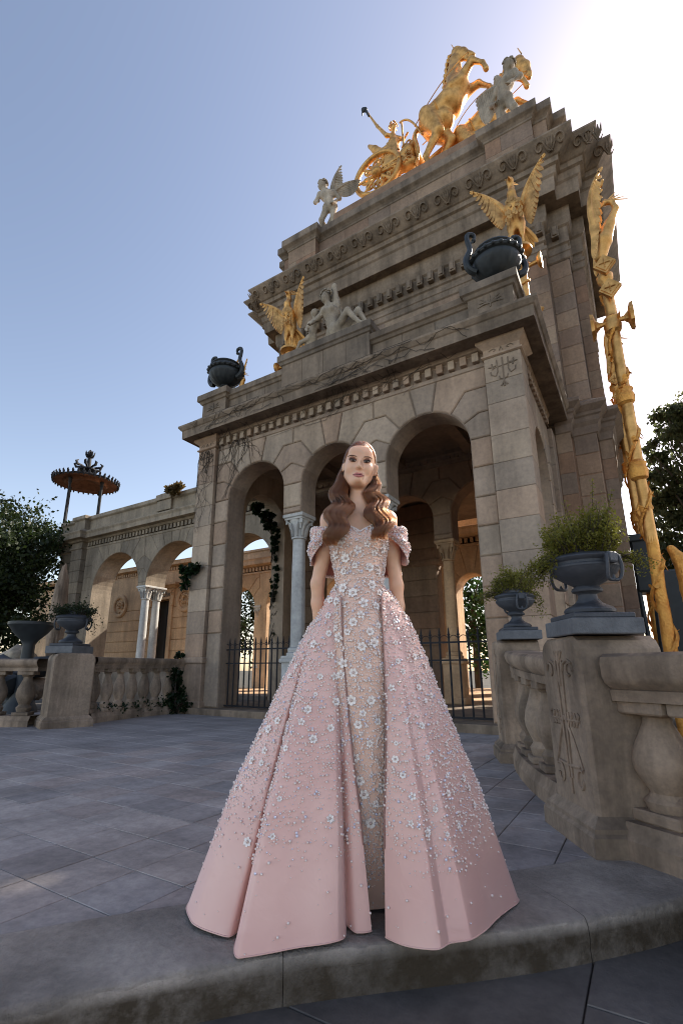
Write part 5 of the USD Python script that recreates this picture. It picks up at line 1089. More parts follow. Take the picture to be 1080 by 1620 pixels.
def bush(label, blobs, mat, n, size, seed, name='shrub', cat='shrub', hang=0.):
    V = []; R = np.random.default_rng(seed); tot = sum(np.prod(r) ** (2 / 3) for _, r in blobs)
    for c, r in blobs: crown(V, R, c, r, int(n * np.prod(r) ** (2 / 3) / tot), size, hang, shell=.2)
    c = np.mean([b[0] for b in blobs], 0); T = Thing(name, label, cat, (c[0], c[1], 0)); T.part('leaves', leafmesh(V), mat, kind='stuff'); mb = MB()
    for b, r in blobs:
        for k in range(5): tube(spline([A3(c[0], c[1], min(b[2] - r[2], .1) if b[2] < 2 else b[2] - r[2]), A3(*b) + R.normal(0, .2, 3) * A3(*r), A3(*b) + R.normal(0, .6, 3) * A3(*r)], 6), [.012, .01, .008, .006, .005, .003], 4, mb)
    T.part('stem', mb, TWIG, kind='stuff'); return T
bush('dark ivy bush growing at the foot of the left porch pier', [((.12, -.28, .45), (.17, .16, .36)), ((.2, -.22, .2), (.2, .2, .2)), ((.1, -.25, .75), (.12, .12, .2))], IVY, 1500, .07, 31, 'ivy_bush', 'ivy')
bush('small dark fern hanging off the left porch pier', [((.02, -.14, 3.02), (.16, .1, .13)), ((.28, -.12, 3.08), (.16, .08, .08)), ((-.02, -.1, 2.8), (.07, .07, .22))], IVY, 420, .11, 32, 'fern', 'fern', .3)
bush('hanging curtain of dark ivy in the left porch side arch', [((.3, 1.95, 5.0), (.12, .28, .22)), ((.28, 2.35, 4.78), (.12, .25, .35)), ((.26, 2.68, 4.2), (.12, .16, .55)), ((.26, 2.80, 3.2), (.12, .12, .8)), ((.26, 2.86, 2.2), (.1, .10, .7))], IVY, 5200, .09, 33, 'hanging_ivy', 'ivy', .8)
bush('little weed tuft on the left balustrade rail by the porch pier', [((-.06, -.1, 1.16), (.13, .1, .06))], IVY, 150, .07, 34, 'weed', 'plant')
bush('dry straw-coloured grass tuft on the wing parapet', [((-5.6, 3.9, 7.4), (.4, .2, .14))], leaf('dry_grass', (.12, .08, .03), (.20, .13, .05), (.28, .2, .09)), 420, .18, 35, 'dry_tuft', 'grass')
V = []; Rg = np.random.default_rng(36)       # little weeds between the left balusters
p0, p1 = P3c + [-.10, .40], A3(-.05, .15)
for i in range(7):
    c = A3(*(p0 + (np.array(p1[:2]) - p0) * (i + .6) / 8), .22); leaves(V, Rg, c + Rg.normal(0, 1, (60, 3)) * [.05, .05, .06], .05)
single('weeds', leafmesh(V), IVY, 'small green weeds sprouting between the left balusters', 'weeds', kind='stuff')
# dry creeper stems over the porch front
Rv = np.random.default_rng(40); mb = MB()
def creeper(start, n, step, drift, surf):
    p = A3(*start); d = Rv.normal(0, 1, 2); pts = []
    d = A3(drift[0], drift[1])
    for k in range(n):
        d = d * .8 + .2 * A3(*drift) + Rv.normal(0, .35, 2); d /= np.linalg.norm(d); p[0] += d[0] * step; p[2] += d[1] * step; pts.append((p[0], surf(p[2]) - .015, p[2]))
    return np.array(pts)
def fsurf(z): return float(np.interp(z, [0, 5.9, 6.2, 6.262, 6.28, 6.46, 6.56, 6.8], [0.085, .085, -.0, -.1, -.30, -.31, -.38, -.11]))
def psurf(z): return -.012 if z < 5.95 else fsurf(z) - .02
for k in range(60):
    pt = creeper((Rv.uniform(.6, 6.9), 0, Rv.uniform(6.2, 6.7)), 26, .085, (-.85, Rv.uniform(-.45, .28)), fsurf); pt = pt[(pt[:, 2] < 6.8) & (pt[:, 2] > 5.8) & (pt[:, 0] > .0)]
    if len(pt) > 3: tube(pt, np.linspace(.006, .0025, len(pt)), 3, mb)
for k in range(20):
    pt = creeper((Rv.uniform(.6, 1.6), 0, 6.1), 20, .10, (-.15, -.95), lambda z: .088); pt = pt[(pt[:, 2] > 4.6) & (pt[:, 0] > .56) & (((pt[:, 0] - 1.74) ** 2 + (pt[:, 2] - 4.55) ** 2) > .72)]
    if len(pt) > 3: tube(pt, np.linspace(.006, .003, len(pt)), 3, mb)
for k in range(11):
    pt = creeper((Rv.uniform(.1, .5), 0, 6.0), 34, .075, (Rv.uniform(-.3, .25), -.95), psurf); pt = pt[(pt[:, 0] > .01) & (pt[:, 0] < .54) & (pt[:, 2] > 3.9)]
    if len(pt) > 3: tube(pt, np.linspace(.006, .003, len(pt)), 3, mb)
single('dry_creeper', mb, TWIG, 'bare brown creeper stems straggling over the porch cornice and left pier', 'creeper', kind='stuff')
# weathered fountain rocks at the left, behind the balustrade
def rock(label, c, r, seed, mat=STAT, name='fountain_rock', amp=.45):
    m_ = trimesh.creation.icosphere(4); v = m_.vertices.copy(); n = meshkit.fbm(v * 1.6 + seed * 7.1) if hasattr(meshkit, 'fbm') else 0; v *= (1 + amp * np.asarray(n)[:, None]); n2 = meshkit.fbm(v * 5 + seed); v *= (1 + .18 * np.asarray(n2)[:, None]); single(name, (v * A3(*r) + A3(*c), m_.faces), mat, label, 'rock', smooth=50)
rock('slender pale rock added in place of a grey plume left of the wing pier', (-4.1, -.6, 2.1), (.12, .15, 1.0), 3, BAL, amp=.5)  # made-up rock standing in for a pale upright plume of spray
RP = Thing('rock_pile', 'pile of pale crusted fountain rocks behind the left balustrade', 'rocks', (-4.3, -1.5, 0)); Rr = np.random.default_rng(77)
for i in range(26):
    x, y = Rr.uniform(-6.2, -3.2), Rr.uniform(-2.1, -.9); r = Rr.uniform(.18, .42); zc = Rr.uniform(.4, 1.25) - .25 * abs(x + 4.4)
    p = Rr.normal(0, 1, (26, 3)); p /= np.linalg.norm(p, axis=1, keepdims=True); h_ = trimesh.convex.convex_hull(p * Rr.uniform(.75, 1.1, (26, 1)) * [r * 1.2, r, r * .75] + [x, y, zc])
    h_ = h_.subdivide().subdivide(); v = h_.vertices + h_.vertex_normals * (np.asarray(meshkit.fbm(h_.vertices * 9.)) * .05)[:, None]; RP.part('rock', (v, h_.faces), (STAT, DARKB, BAL, DARKB)[i % 4], smooth=35)
T = Thing('fountain_basin', 'dark round fountain basin on a stem left of the blue urn', 'fountain', (-2.9, -1.8, 0)); mb = MB(); lathe([(0, 0), (.35, 0), (.3, .15), (.14, .4), (.12, 1.4), (.18, 1.5), (.34, 1.66), (.42, 1.78), (.46, 1.82), (.46, 1.88), (.40, 1.88), (.3, 1.8), (0, 1.75)], (-2.9, -1.8, 0), 28, mb); T.part('bowl', mb, DARKB, smooth=35)
mb = MB(); mb.box(-9, -.6, 1.2, 1.5, -.1, .95, .03); single('garden_wall', mb, BAL, 'low dark garden wall behind the left balustrade', 'wall')
# rust-gilded curved fin and dark wall behind the right balustrade
T = Thing('gilded_fin', 'rust-orange gilded curved fin rising behind the right balustrade', 'sculpture', (9.0, 1.2, 0))
P = [cone((8.98, 1.2, 2.62), (9.06, 1.2, 2.45), .06, .09), cone((9.06, 1.2, 2.45), (9.12, 1.2, 2.0), .09, .12), cone((9.12, 1.2, 2.0), (9.16, 1.2, 1.2), .12, .15), cone((9.16, 1.2, 1.2), (9.16, 1.2, .0), .15, .2)]; T.part('body', implicit(P, .02, .05), RUST, smooth=True)
mb = MB(); mb.box(8.86, 13.5, 2.6, 2.9, -.1, 2.55, .04); single('dark_wall', mb, DARKB, 'dark wall behind the gilded column foot at the right', 'wall')
# ================================================================ THE WOMAN
WO = A3(7.44, -5.75, 0); WX = A3(.8451, .5346, 0); WYV = A3(-.5346, .8451, 0)
def toW(v): v = np.asarray(v, float); return WO + v[..., :1] * WX + v[..., 1:2] * WYV + v[..., 2:] * A3(0, 0, 1)
def skinmat(name, c): return M(name, {'g': ('geometry', {}), 'n': ('noise_texture', dict(scale=30., detail=3.)), 'r': ('rgb_ramp', dict(ramp=[(.3, tuple(x * .93 for x in c)), (.7, tuple(x * 1.05 for x in c))])), 'p': ('principled_bsdf', dict(roughness=.42, subsurface_weight=.12, subsurface_scale=.01, subsurface_radius=(1, .35, .2), specular_ior_level=.45))}, [('g.position', 'n.vector'), ('n.fac', 'r.fac'), ('r.color', 'p.base_color')])
SKIN = skinmat('skin', (.62, .36, .235)); LIPS = skinmat('lips', (.46, .15, .14))
def plain(name, c, **k): return M(name, {'p': ('principled_bsdf', dict(base_color=c, **k))}, [])
HAIRB = M('hair_base', {'g': ('geometry', {}), 'mp': ('mapping', dict(scale=(60., 60., 6.))), 'n': ('noise_texture', dict(scale=1.5, detail=4.)), 'r': ('rgb_ramp', dict(ramp=[(.35, (.012, .005, .0025)), (.7, (.05, .02, .009))])), 'p': ('principled_bsdf', dict(roughness=.6, specular_ior_level=.15))}, [('g.position', 'mp.vector'), ('mp.vector', 'n.vector'), ('n.fac', 'r.fac'), ('r.color', 'p.base_color')])
HAIRM = usdkit.material(stage, '/World/Looks/hair_strand', {'h': ('hair_info', {}), 'r': ('rgb_ramp', dict(ramp=[(0., (.022, .008, .0035)), (.36, (.06, .020, .007)), (.6, (.16, .055, .018)), (1., (.46, .21, .08))])), 'wn': ('white_noise_texture', dict(dimensions='1D')), 'm': ('math', dict(math_type='multiply', value2=.75)), 'n': ('math', dict(math_type='multiply_add', value2=.25)), 'p': ('principled_hair_bsdf', dict(model='Chiang', parametrization='Direct coloring', roughness=.28, radial_roughness=.4, random_roughness=.2))}, [('h.index', 'wn.w'), ('wn.value', 'm.value1'), ('h.intercept', 'n.value1'), ('m.value', 'n.value3'), ('n.value', 'r.fac'), ('r.color', 'p.color')], surface='p.BSDF')
EYE = plain('eye_dark', (.02, .012, .008), roughness=.15); BROW = plain('eyebrow', (.12, .06, .035), roughness=.7); SHADOW = plain('eye_shadow', (.20, .075, .04), roughness=.6)
DARKN = plain('dark_fold', (.10, .03, .025), roughness=.6); EYEW = plain('eye_white', (.22, .18, .16), roughness=.2)
def satin(name, c0_, c1_): return M(name, {'g': ('geometry', {}), 'n': ('noise_texture', dict(scale=3.5, detail=4.)), 'r': ('rgb_ramp', dict(ramp=[(.3, c0_), (.7, c1_)])), 'n2': ('noise_texture', dict(scale=9., detail=3., distortion=.6)), 'nn': ('noise_texture', dict(scale=260., detail=2.)), 'ad': ('math', dict(math_type='multiply_add', value2=.10)), 'bp': ('bump', dict(strength=.35, distance=.012)), 'p': ('principled_bsdf', dict(roughness=.36, sheen_weight=.35, sheen_roughness=.35, sheen_tint=(1., .85, .84), specular_ior_level=.6))},
    [('g.position', 'n.vector'), ('n.fac', 'r.fac'), ('r.color', 'p.base_color'), ('g.position', 'n2.vector'), ('g.position', 'nn.vector'), ('nn.fac', 'ad.value1'), ('n2.fac', 'ad.value3'), ('ad.value', 'bp.height'), ('bp.normal', 'p.normal')])
CHAMP = satin('champagne_satin', (.77, .49, .385), (.83, .565, .455)); MAUVE = satin('mauve_satin', (.69, .41, .365), (.77, .49, .43))
PEARL = plain('pearl_bead', (.80, .68, .63), roughness=.22, coat_weight=.4); CRYS = plain('crystal_bead', (.70, .67, .74), roughness=.12, metallic=.4); PETAL = plain('flower_petal', (.90, .83, .79), roughness=.35); CORE = plain('flower_centre', (.60, .47, .42), roughness=.2, metallic=.4)
DARKT = plain('dark_bead_trim', (.30, .17, .15), roughness=.3, metallic=.2)
WM = Thing('person', 'woman with long wavy brown hair in an off-shoulder pink beaded ball gown', 'person', WO)
c0 = .034
hx = .030     # middle of the face
P = [('e', A3(c0, .036, 1.760), A3(.066, .088, .095)), ('e', A3(hx + .001, -.002, 1.725), A3(.057, .056, .062)),
     cone((hx, -.010, 1.708), (hx, -.038, 1.664), .045, .019, .03), cone((hx - .012, -.024, 1.668), (hx + .012, -.024, 1.668), .020, .020, .03), cone((hx - .042, .010, 1.692), (hx - .016, -.022, 1.664), .012, .012, .03), cone((hx + .042, .010, 1.692), (hx + .016, -.022, 1.664), .012, .012, .03),
     ball((hx - .033, -.030, 1.722), .024), ball((hx + .033, -.030, 1.722), .024), cone((hx - .026, -.040, 1.79), (hx + .026, -.040, 1.79), .024, .024, .03),
     cone((hx - .040, -.044, 1.7655), (hx - .012, -.054, 1.7635), .0085, .0085, .012), cone((hx + .012, -.054, 1.7635), (hx + .040, -.044, 1.7655), .0085, .0085, .012),
     cone((hx, -.056, 1.757), (hx - .001, -.079, 1.7215), .0055, .0062, .009), ball((hx - .0078, -.067, 1.7185), .0058), ball((hx + .0068, -.067, 1.7185), .0058),
     cone((hx - .012, -.060, 1.6865), (hx + .012, -.060, 1.6865), .009, .009, .012), cone((hx - .004, -.058, 1.667), (hx + .004, -.058, 1.667), .010, .010, .015),
     cone((hx - .064, .030, 1.745), (hx - .065, .032, 1.718), .011, .007, .008), cone((hx + .076, .018, 1.748), (hx + .073, .020, 1.716), .012, .008, .008),
     cone((c0, .03, 1.68), (c0, .035, 1.56), .035, .034, .03), cone((c0, .035, 1.57), (c0, .04, 1.50), .038, .066, .04),
     cone((c0, .04, 1.55), (-.07, .035, 1.508), .030, .034, .04), cone((c0, .04, 1.55), (.140, .035, 1.508), .030, .034, .04),
     cone((-.02, .03, 1.44), (.09, .03, 1.44), .072, .072, .05), cone((-.025, -.03, 1.395), (-.025, -.035, 1.39), .044, .044, .03), cone((.092, -.03, 1.395), (.092, -.035, 1.39), .044, .044, .03),
     cone((c0, .03, 1.42), (c0, .025, 1.21), .075, .048, .04), cone((c0, .025, 1.21), (c0, .03, 1.0), .048, .075, .04),
     cone((.0, -.012, 1.515), (-.06, .005, 1.525), .009, .008, .02), cone((.068, -.012, 1.515), (.13, .005, 1.525), .009, .008, .02)]
for s, sh, el, wr, hd in ((-1, (-.085, .035, 1.500), (-.142, .062, 1.225), (-.138, .10, 1.02), (-.136, .115, .94)), (1, (.158, .035, 1.500), (.194, .06, 1.215), (.205, .095, 1.00), (.205, .11, .92))):
    sh, el, wr, hd = map(lambda q: A3(*q), (sh, el, wr, hd))
    P += [ball(sh, .043), cone(sh, (sh + el) / 2, .040, .034, .02), cone((sh + el) / 2, el, .034, .0275, .02), cone(el, el * .6 + wr * .4, .028, .027, .015), cone(el * .6 + wr * .4, wr, .027, .018, .015)]
    d = (hd - wr) / np.linalg.norm(hd - wr); u = A3(0, -1, 0) - d * (d @ A3(0, -1, 0)); u /= np.linalg.norm(u)
    P.append(cone(wr, wr + d * .075, .020, .024, .012))
    for i, ln in enumerate((.062, .072, .068, .052)):
        b = wr + d * .085 + u * (i - 1.5) * -.017; k1 = b + d * ln * .5 + A3(-s * .006, 0, 0); P += [cone(b, k1, .0085, .008, .006), cone(k1, k1 + d * ln * .5 + A3(-s * .014, 0, 0), .008, .0065, .006)]
    b = wr + d * .03 + u * .022; P += [cone(b, b + d * .03 + u * .02, .011, .009, .008), cone(b + d * .03 + u * .02, b + d * .062 + u * .022, .009, .007, .006)]
for s in (-1, 1):
    P += [cone((c0 + s * .055, .04, .98), (c0 + s * .05, .12, .52), .085, .052, .05), cone((c0 + s * .05, .12, .52), (c0 + s * .045, .22, .12), .05, .032, .03), cone((c0 + s * .045, .225, .10), (c0 + s * .045, .165, .035), .03, .022, .02)]
for s in (-1, 1): P.append(('e', A3(hx + s * .0285, -.064, 1.7485), A3(.0165, .0085, .0075), None, .007, 'cut'))
v, f = implicit(P, .0042, .02, relax=2)
TILT = rotm([0, 1, 0], 6) @ rotm([1, 0, 0], 8); PIV = A3(c0, .045, 1.655)
def tilt(v):        # the head bows a little towards the viewer
    v = np.asarray(v, float); w = np.clip((v[..., 2:3] - 1.60) / .055, 0, 1); return v + w * ((v - PIV) @ TILT.T + PIV - v)
WM.part('body', (toW(tilt(v)), f), SKIN, smooth=True)
def wpart(name, mb, m, **k):
    v, f = mb.mesh() if isinstance(mb, MB) else mb; return WM.part(name, (toW(tilt(v)), f), m, **k)
m_ = trimesh.creation.icosphere(2)
for s in (-1, 1):
    ex = hx + s * .0285; al = lambda t, up: (ex + s * -.0160 * math.cos(t), -.0555 - .0055 * math.sin(t) + .003 * (s * -math.cos(t) * s < 0), 1.7470 + .0022 * -math.cos(t) + up * math.sin(t))
    wpart('eye', (m_.vertices * [.0145, .0085, .0052] + [ex, -.0545, 1.7472], m_.faces), EYEW, smooth=True)
    wpart('iris', (m_.vertices * [.0066, .0045, .0062] + [ex, -.0602, 1.7474], m_.faces), EYE, smooth=True)
    a = np.linspace(0, PI, 11)
    wpart('eyelid', tube([al(t, .0062) for t in a], [.0010, .0018, .0024, .0028, .0030, .0032, .0034, .0034, .0032, .0028, .0018], 6), EYE, smooth=True)
    wpart('lower_lash', tube([al(t, -.0045) for t in a], [.0006, .0009, .0011, .0012, .0013, .0014, .0016, .0017, .0017, .0016, .0012], 5), SHADOW, smooth=True)
    wpart('eye_shadow', tube([np.array(al(t, .0108)) + [0, .0015, .0006] for t in a], [.002, .004, .005, .0054, .0056, .0058, .0058, .0056, .005, .004, .002], 6), SHADOW, smooth=True)
    wpart('eyebrow', tube([(ex - s * .018, -.0612, 1.7628), (ex - s * .008, -.0632, 1.7660), (ex + s * .006, -.0600, 1.7685), (ex + s * .016, -.0545, 1.7682), (ex + s * .026, -.0465, 1.7640)], [.0022, .0034, .0034, .0026, .0008], 6, flat=.6), BROW, smooth=True)
    wpart('nostril', (m_.vertices * [.0027, .003, .0020] + [hx + s * .0056, -.0745, 1.7128], m_.faces), DARKN, smooth=True)
mb = MB(); tube(spline([(hx - .0245, -.0565, 1.6850), (hx - .013, -.0668, 1.6877), (hx - .0045, -.0700, 1.6895), (hx, -.0695, 1.6883), (hx + .0045, -.0700, 1.6895), (hx + .013, -.0668, 1.6877), (hx + .0245, -.0565, 1.6850)], 15), np.interp(np.linspace(-1, 1, 15), [-1, -.6, -.2, 0, .2, .6, 1], [.0012, .0036, .0044, .0040, .0044, .0036, .0012]), 8, mb)
tube(spline([(hx - .0225, -.0575, 1.6837), (hx - .011, -.0672, 1.6800), (hx, -.0695, 1.6787), (hx + .011, -.0672, 1.6800), (hx + .0225, -.0575, 1.6837)], 15), np.interp(np.linspace(-1, 1, 15), [-1, -.5, 0, .5, 1], [.0012, .0046, .0056, .0046, .0012]), 8, mb); wpart('lips', mb, LIPS, smooth=True)
wpart('lip_line', tube(spline([(hx - .0235, -.0590, 1.6845), (hx - .010, -.0712, 1.6841), (hx, -.0728, 1.6837), (hx + .010, -.0712, 1.6841), (hx + .0235, -.0590, 1.6845)], 13), .0011, 5), DARKN, smooth=True)
# ---- gown: fitted bodice and narrow skirt as one beaded sheath
GZ = [0.02, .15, .3, .6, .85, 1.0, 1.1, 1.16, 1.21, 1.26, 1.32, 1.38, 1.42, 1.47]
GHW = [.165, .158, .15, .138, .132, .128, .120, .108, .096, .100, .111, .123, .122, .116]
GHD = [.085, .09, .095, .105, .115, .118, .108, .092, .080, .084, .094, .104, .098, .080]
GCY = [.18, .14, .10, .055, .035, .030, .027, .022, .02, .02, .02, .02, .024, .032]
gi = lambda T_, z: np.interp(z, GZ, T_)
def gown_pt(ph, z):
    x = c0 + gi(GHW, z) * np.cos(ph); y = gi(GCY, z) + gi(GHD, z) * np.sin(ph)
    b = np.exp(-((np.abs(x - c0) - .056) / .040) ** 2 - ((z - 1.392) / .045) ** 2) * (np.sin(ph) < 0); y = y - .022 * b
    return np.stack([x, y, z + 0 * x], -1)
def ztop(ph):
    x = np.cos(ph); fr_ = np.sin(ph) < 0
    return np.where(fr_, 1.428 + .036 * np.exp(-((np.abs(x) - .62) / .28) ** 2) - .012 * np.exp(-(x / .12) ** 2), 1.43 - .03 * np.abs(np.sin(ph)))
NP, NZ = 120, 110
PH, TT = np.meshgrid(np.linspace(0, 2 * PI, NP, endpoint=False), np.linspace(0, 1, NZ), indexing='ij')
ZZ = .015 + (ztop(PH) - .015) * TT; GV = gown_pt(PH, ZZ).reshape(-1, 3)
i, j = np.meshgrid(np.arange(NP), np.arange(NZ - 1), indexing='ij'); i2 = (i + 1) % NP
GF = np.stack([i * NZ + j, i2 * NZ + j, i2 * NZ + j + 1, i * NZ + j + 1], -1).reshape(-1, 4); GF = np.vstack([GF[:, [0, 1, 2]], GF[:, [0, 2, 3]]])
gown = wpart('gown', (GV, GF), CHAMP, smooth=True)
# ---- overskirt: open at the front, heavy satin folds
HEM = [(.052, -.045), (.0, -.06), (-.030, -.015), (-.040, -.095), (-.12, -.140), (-.20, -.155), (-.29, -.175), (-.362, -.188), (-.392, -.10), (-.385, .05), (-.428, -.090), (-.482, -.062), (-.563, .007), (-.62, .16), (-.58, .27), (-.60, .40), (-.47, .56), (-.36, .55), (-.25, .70), (-.05, .72), (.05, .78), (.25, .70), (.36, .60), (.52, .55), (.58, .40), (.64, .33), (.632, .205), (.56, .10), (.50, .02), (.43, -.06), (.357, -.112), (.30, -.118), (.245, -.146), (.168, -.130), (.095, -.072)]
HEM = np.array(HEM)
WST = []
for k, (a, b) in enumerate(zip(np.linspace(0, 1, len(HEM)), HEM)):
    ang = -PI / 2 - .72 - a * (2 * PI - 1.44) ; e_ = .020 * math.exp(-(min(a, 1 - a) / .05) ** 2); WST.append((c0 + (.101 + e_) * math.cos(ang), .022 + (.090 + e_ * 1.3) * math.sin(ang)))
WST = np.array(WST)
def densify(Q, n, sm):
    s = np.r_[0, np.cumsum(np.linalg.norm(np.diff(HEM, axis=0), axis=1))]; s /= s[-1]
    from scipy.interpolate import PchipInterpolator
    return PchipInterpolator(s, Q)(np.linspace(0, 1, n)), np.linspace(0, 1, n)
NH, NV = 360, 84
Hd, sH = densify(HEM, NH, 0); Wd, _ = densify(WST, NH, 0)
gs = lambda s: np.interp(s, [0, .02, .044, .13, .235, .338, .494, .642, .80, 1], [0, .07, .13, .27, .378, .47, .604, .73, .85, 1.0])
ge = lambda s: np.interp(s, [0, .05, .2, 1], [0, .02, .14, 1.0])
SV = np.linspace(0, 1, NV) ** 1.15
edge = np.exp(-(np.minimum(sH, 1 - sH) / .045) ** 2)
zt_ = 1.205 - .055 * edge
FW = np.asarray(meshkit.fbm(np.stack([np.repeat(sH * 15, NV), np.tile(SV * 1.6, NH), np.full(NH * NV, 3.3)], 1))).reshape(NH, NV); OV = np.zeros((NH, NV, 3)); Rn = np.random.default_rng(50)
for k, s in enumerate(SV):
    g = gs(s) * (1 - edge) + ge(s) * edge
    # folds are shallow near the waist and deepen towards the hem
    from scipy.ndimage import gaussian_filter1d
    soft = gaussian_filter1d(Hd, 14, axis=0, mode='nearest'); w = np.clip((s - .12) / .55, 0, 1) ** 1.1; tgt = soft * (1 - w) + Hd * w
    xy = Wd + (tgt - Wd) * g[:, None]
    out = xy - np.array([c0, .05]); out /= np.linalg.norm(out, axis=1, keepdims=True) + 1e-9
    rip = (.008 * np.sin(sH * 46 + 1.2 * s) + .003 * np.sin(sH * 97 + 2.0)) * (s * (1 - .35 * s)) * 1.6 + .018 * FW[:, k] * s * (1.15 - .5 * s)
    xy = xy + out * (rip * (1 - edge))[:, None]
    OV[:, k, :2] = xy; OV[:, k, 2] = zt_ * (1 - s) + (.008 + .006 * np.sin(sH * 30)) * s
OVf = OV.reshape(-1, 3)
i, j = np.meshgrid(np.arange(NH - 1), np.arange(NV - 1), indexing='ij'); q = np.stack([i * NV + j, i * NV + j + 1, (i + 1) * NV + j + 1, (i + 1) * NV + j], -1).reshape(-1, 4)
OF = np.vstack([q[:, [0, 1, 2]], q[:, [0, 2, 3]]])
over = wpart('overskirt', (OVf, OF), MAUVE, smooth=True)
mb = MB(); tube(OV[:, -1] + [0, 0, .003], .0022, 4, mb); wpart('hem_roll', mb, MAUVE, smooth=True, parent=over)
# ---- off-shoulder sleeves and the short cape across the back
def ring(c, rx, ry, zo, n=40, sgn=1):
    a = np.linspace(0, 2 * PI, n, endpoint=False); return a, np.stack([c[0] + rx * np.cos(a), c[1] + ry * np.sin(a), zo(a)], 1)
SLV = []
for s, cx in ((-1, -.112), (1, .182)):
    rows = []
    for t in np.linspace(0, 1, 16):
        bulge = .010 * math.sin(PI * t) + .006 * math.sin(4 * PI * t)
        a = np.linspace(0, 2 * PI, 44, endpoint=False); o = s * np.cos(a)        # +1 outside, -1 towards the body
        zt = 1.452 + .010 * o; zb = 1.36 - .055 * o - .02 * np.sin(a)
        rows.append(np.stack([cx + s * .010 * t + (.049 + bulge) * np.cos(a), .035 + (.054 + bulge) * np.sin(a), zt + (zb - zt) * t], 1))
    V_ = np.array(rows); n = V_.shape[1]; i, j = np.meshgrid(np.arange(15), np.arange(n), indexing='ij'); q = np.stack([i * n + j, i * n + (j + 1) % n, (i + 1) * n + (j + 1) % n, (i + 1) * n + j], -1).reshape(-1, 4)
    F_ = np.vstack([q[:, [0, 1, 2]], q[:, [0, 2, 3]]]); SLV.append((V_.reshape(-1, 3), F_)); wpart('sleeve', SLV[-1], MAUVE, smooth=True)
a = np.linspace(.12, PI - .12, 40); rows = [np.stack([c0 + (.185 + .0 * t) * np.cos(a), .05 + .10 * np.sin(a), np.full(40, 1.44 - .172 * t)], 1) for t in np.linspace(0, 1, 8)]
V_ = np.array(rows); i, j = np.meshgrid(np.arange(7), np.arange(39), indexing='ij'); q = np.stack([i * 40 + j, i * 40 + j + 1, (i + 1) * 40 + j + 1, (i + 1) * 40 + j], -1).reshape(-1, 4)
CAPE = plain('cape_lining', (.46, .22, .18), roughness=.5); wpart('cape', (V_.reshape(-1, 3), np.vstack([q[:, [0, 1, 2]], q[:, [0, 2, 3]]])), CAPE, smooth=True)
# ---- beads and flowers
def surf_samples(V, F, n, R):
    A = np.cross(V[F[:, 1]] - V[F[:, 0]], V[F[:, 2]] - V[F[:, 0]]); ar = np.linalg.norm(A, axis=1); k = R.choice(len(F), n, p=ar / ar.sum()); u, w = R.uniform(0, 1, (2, n)); m = u + w > 1; u[m], w[m] = 1 - u[m], 1 - w[m]
    return V[F[k, 0]] + u[:, None] * (V[F[k, 1]] - V[F[k, 0]]) + w[:, None] * (V[F[k, 2]] - V[F[k, 0]]), A[k] / ar[k][:, None]
ICO = trimesh.creation.icosphere(1); ICO0 = trimesh.creation.icosahedron()
def beads(pts, rad, ico=ICO0):
    v = (pts[:, None] + ico.vertices[None] * rad[:, None, None]).reshape(-1, 3); f = (ico.faces[None] + np.arange(len(pts))[:, None, None] * len(ico.vertices)).reshape(-1, 3); return v, f
def thin(p, r):
    t = cKDTree(p); keep = np.ones(len(p), bool)
    for a, b in t.query_pairs(r, output_type='ndarray'):
        if keep[a] and keep[b]: keep[b] = False
    return keep
Rb = np.random.default_rng(60)
pg, ng = surf_samples(GV, GF, 90000, Rb); ng = np.where((ng[:, 1:2] * 1) > 0, ng, ng); cen = np.stack([np.full(len(pg), c0), gi(GCY, pg[:, 2]), pg[:, 2]], 1); ng *= np.sign(((pg - cen) * ng).sum(1, keepdims=True))
front = pg[:, 1] < gi(GCY, pg[:, 2]) + .05
dens = np.clip(.25 + .95 * (pg[:, 2] - .1) / .9, .2, 1) * np.where(pg[:, 2] < .12, .1, 1)
keep = front & (Rb.uniform(0, 1, len(pg)) < dens); pg, ng = pg[keep], ng[keep]
po, no = surf_samples(OVf, OF, 120000, Rb); cen = np.stack([np.full(len(po), c0), np.full(len(po), .1), po[:, 2]], 1); no *= np.sign(((po - cen) * no).sum(1, keepdims=True))
cl = np.asarray(meshkit.fbm(po * [9., 9., 3.5])); cl = (cl - cl.mean()) / cl.std()
ang_edge = np.minimum(np.abs(po[:, 0] - .03), 1)
top = np.clip((po[:, 2] - .26) / .75, 0, 1); dens = np.clip(top ** 1.0 * .85 + .62 * np.clip(cl, 0, 1.2) * np.clip((po[:, 2] - .16) / .30, 0, 1) + .03, 0, 1) * np.where(po[:, 2] < .2, .12, 1)
keep = (po[:, 1] < .33) & (Rb.uniform(0, 1, len(po)) < dens * .8); po, no = po[keep], no[keep]
ps, ns = [], []
for V_, F_ in SLV:
    a_, b_ = surf_samples(V_, F_, 2600, Rb); cc = V_.mean(0); b_ *= np.sign(((a_ - [cc[0], cc[1], 0]) * [1, 1, 0] * b_).sum(1, keepdims=True)); ps.append(a_); ns.append(b_)
ps, ns = np.vstack(ps), np.vstack(ns)
def add_beads(p, n, parent, lo, hi, gap, frac):
    k = thin(p, gap); p, n = p[k], n[k]; r = lo + (hi - lo) * Rb.uniform(0, 1, len(p)) ** 2.2; p = p + n * r[:, None] * .6
    c = Rb.uniform(0, 1, len(p)) < frac
    wpart('beads', beads(p[~c], r[~c]), PEARL, smooth=True, parent=parent, kind='stuff'); wpart('crystals', beads(p[c], r[c] * 1.1), CRYS, parent=parent, kind='stuff')
add_beads(pg, ng, gown, .0020, .0060, .0056, .10); add_beads(po, no, over, .0018, .0058, .0068, .12); add_beads(ps, ns, None, .0024, .0055, .006, .25)
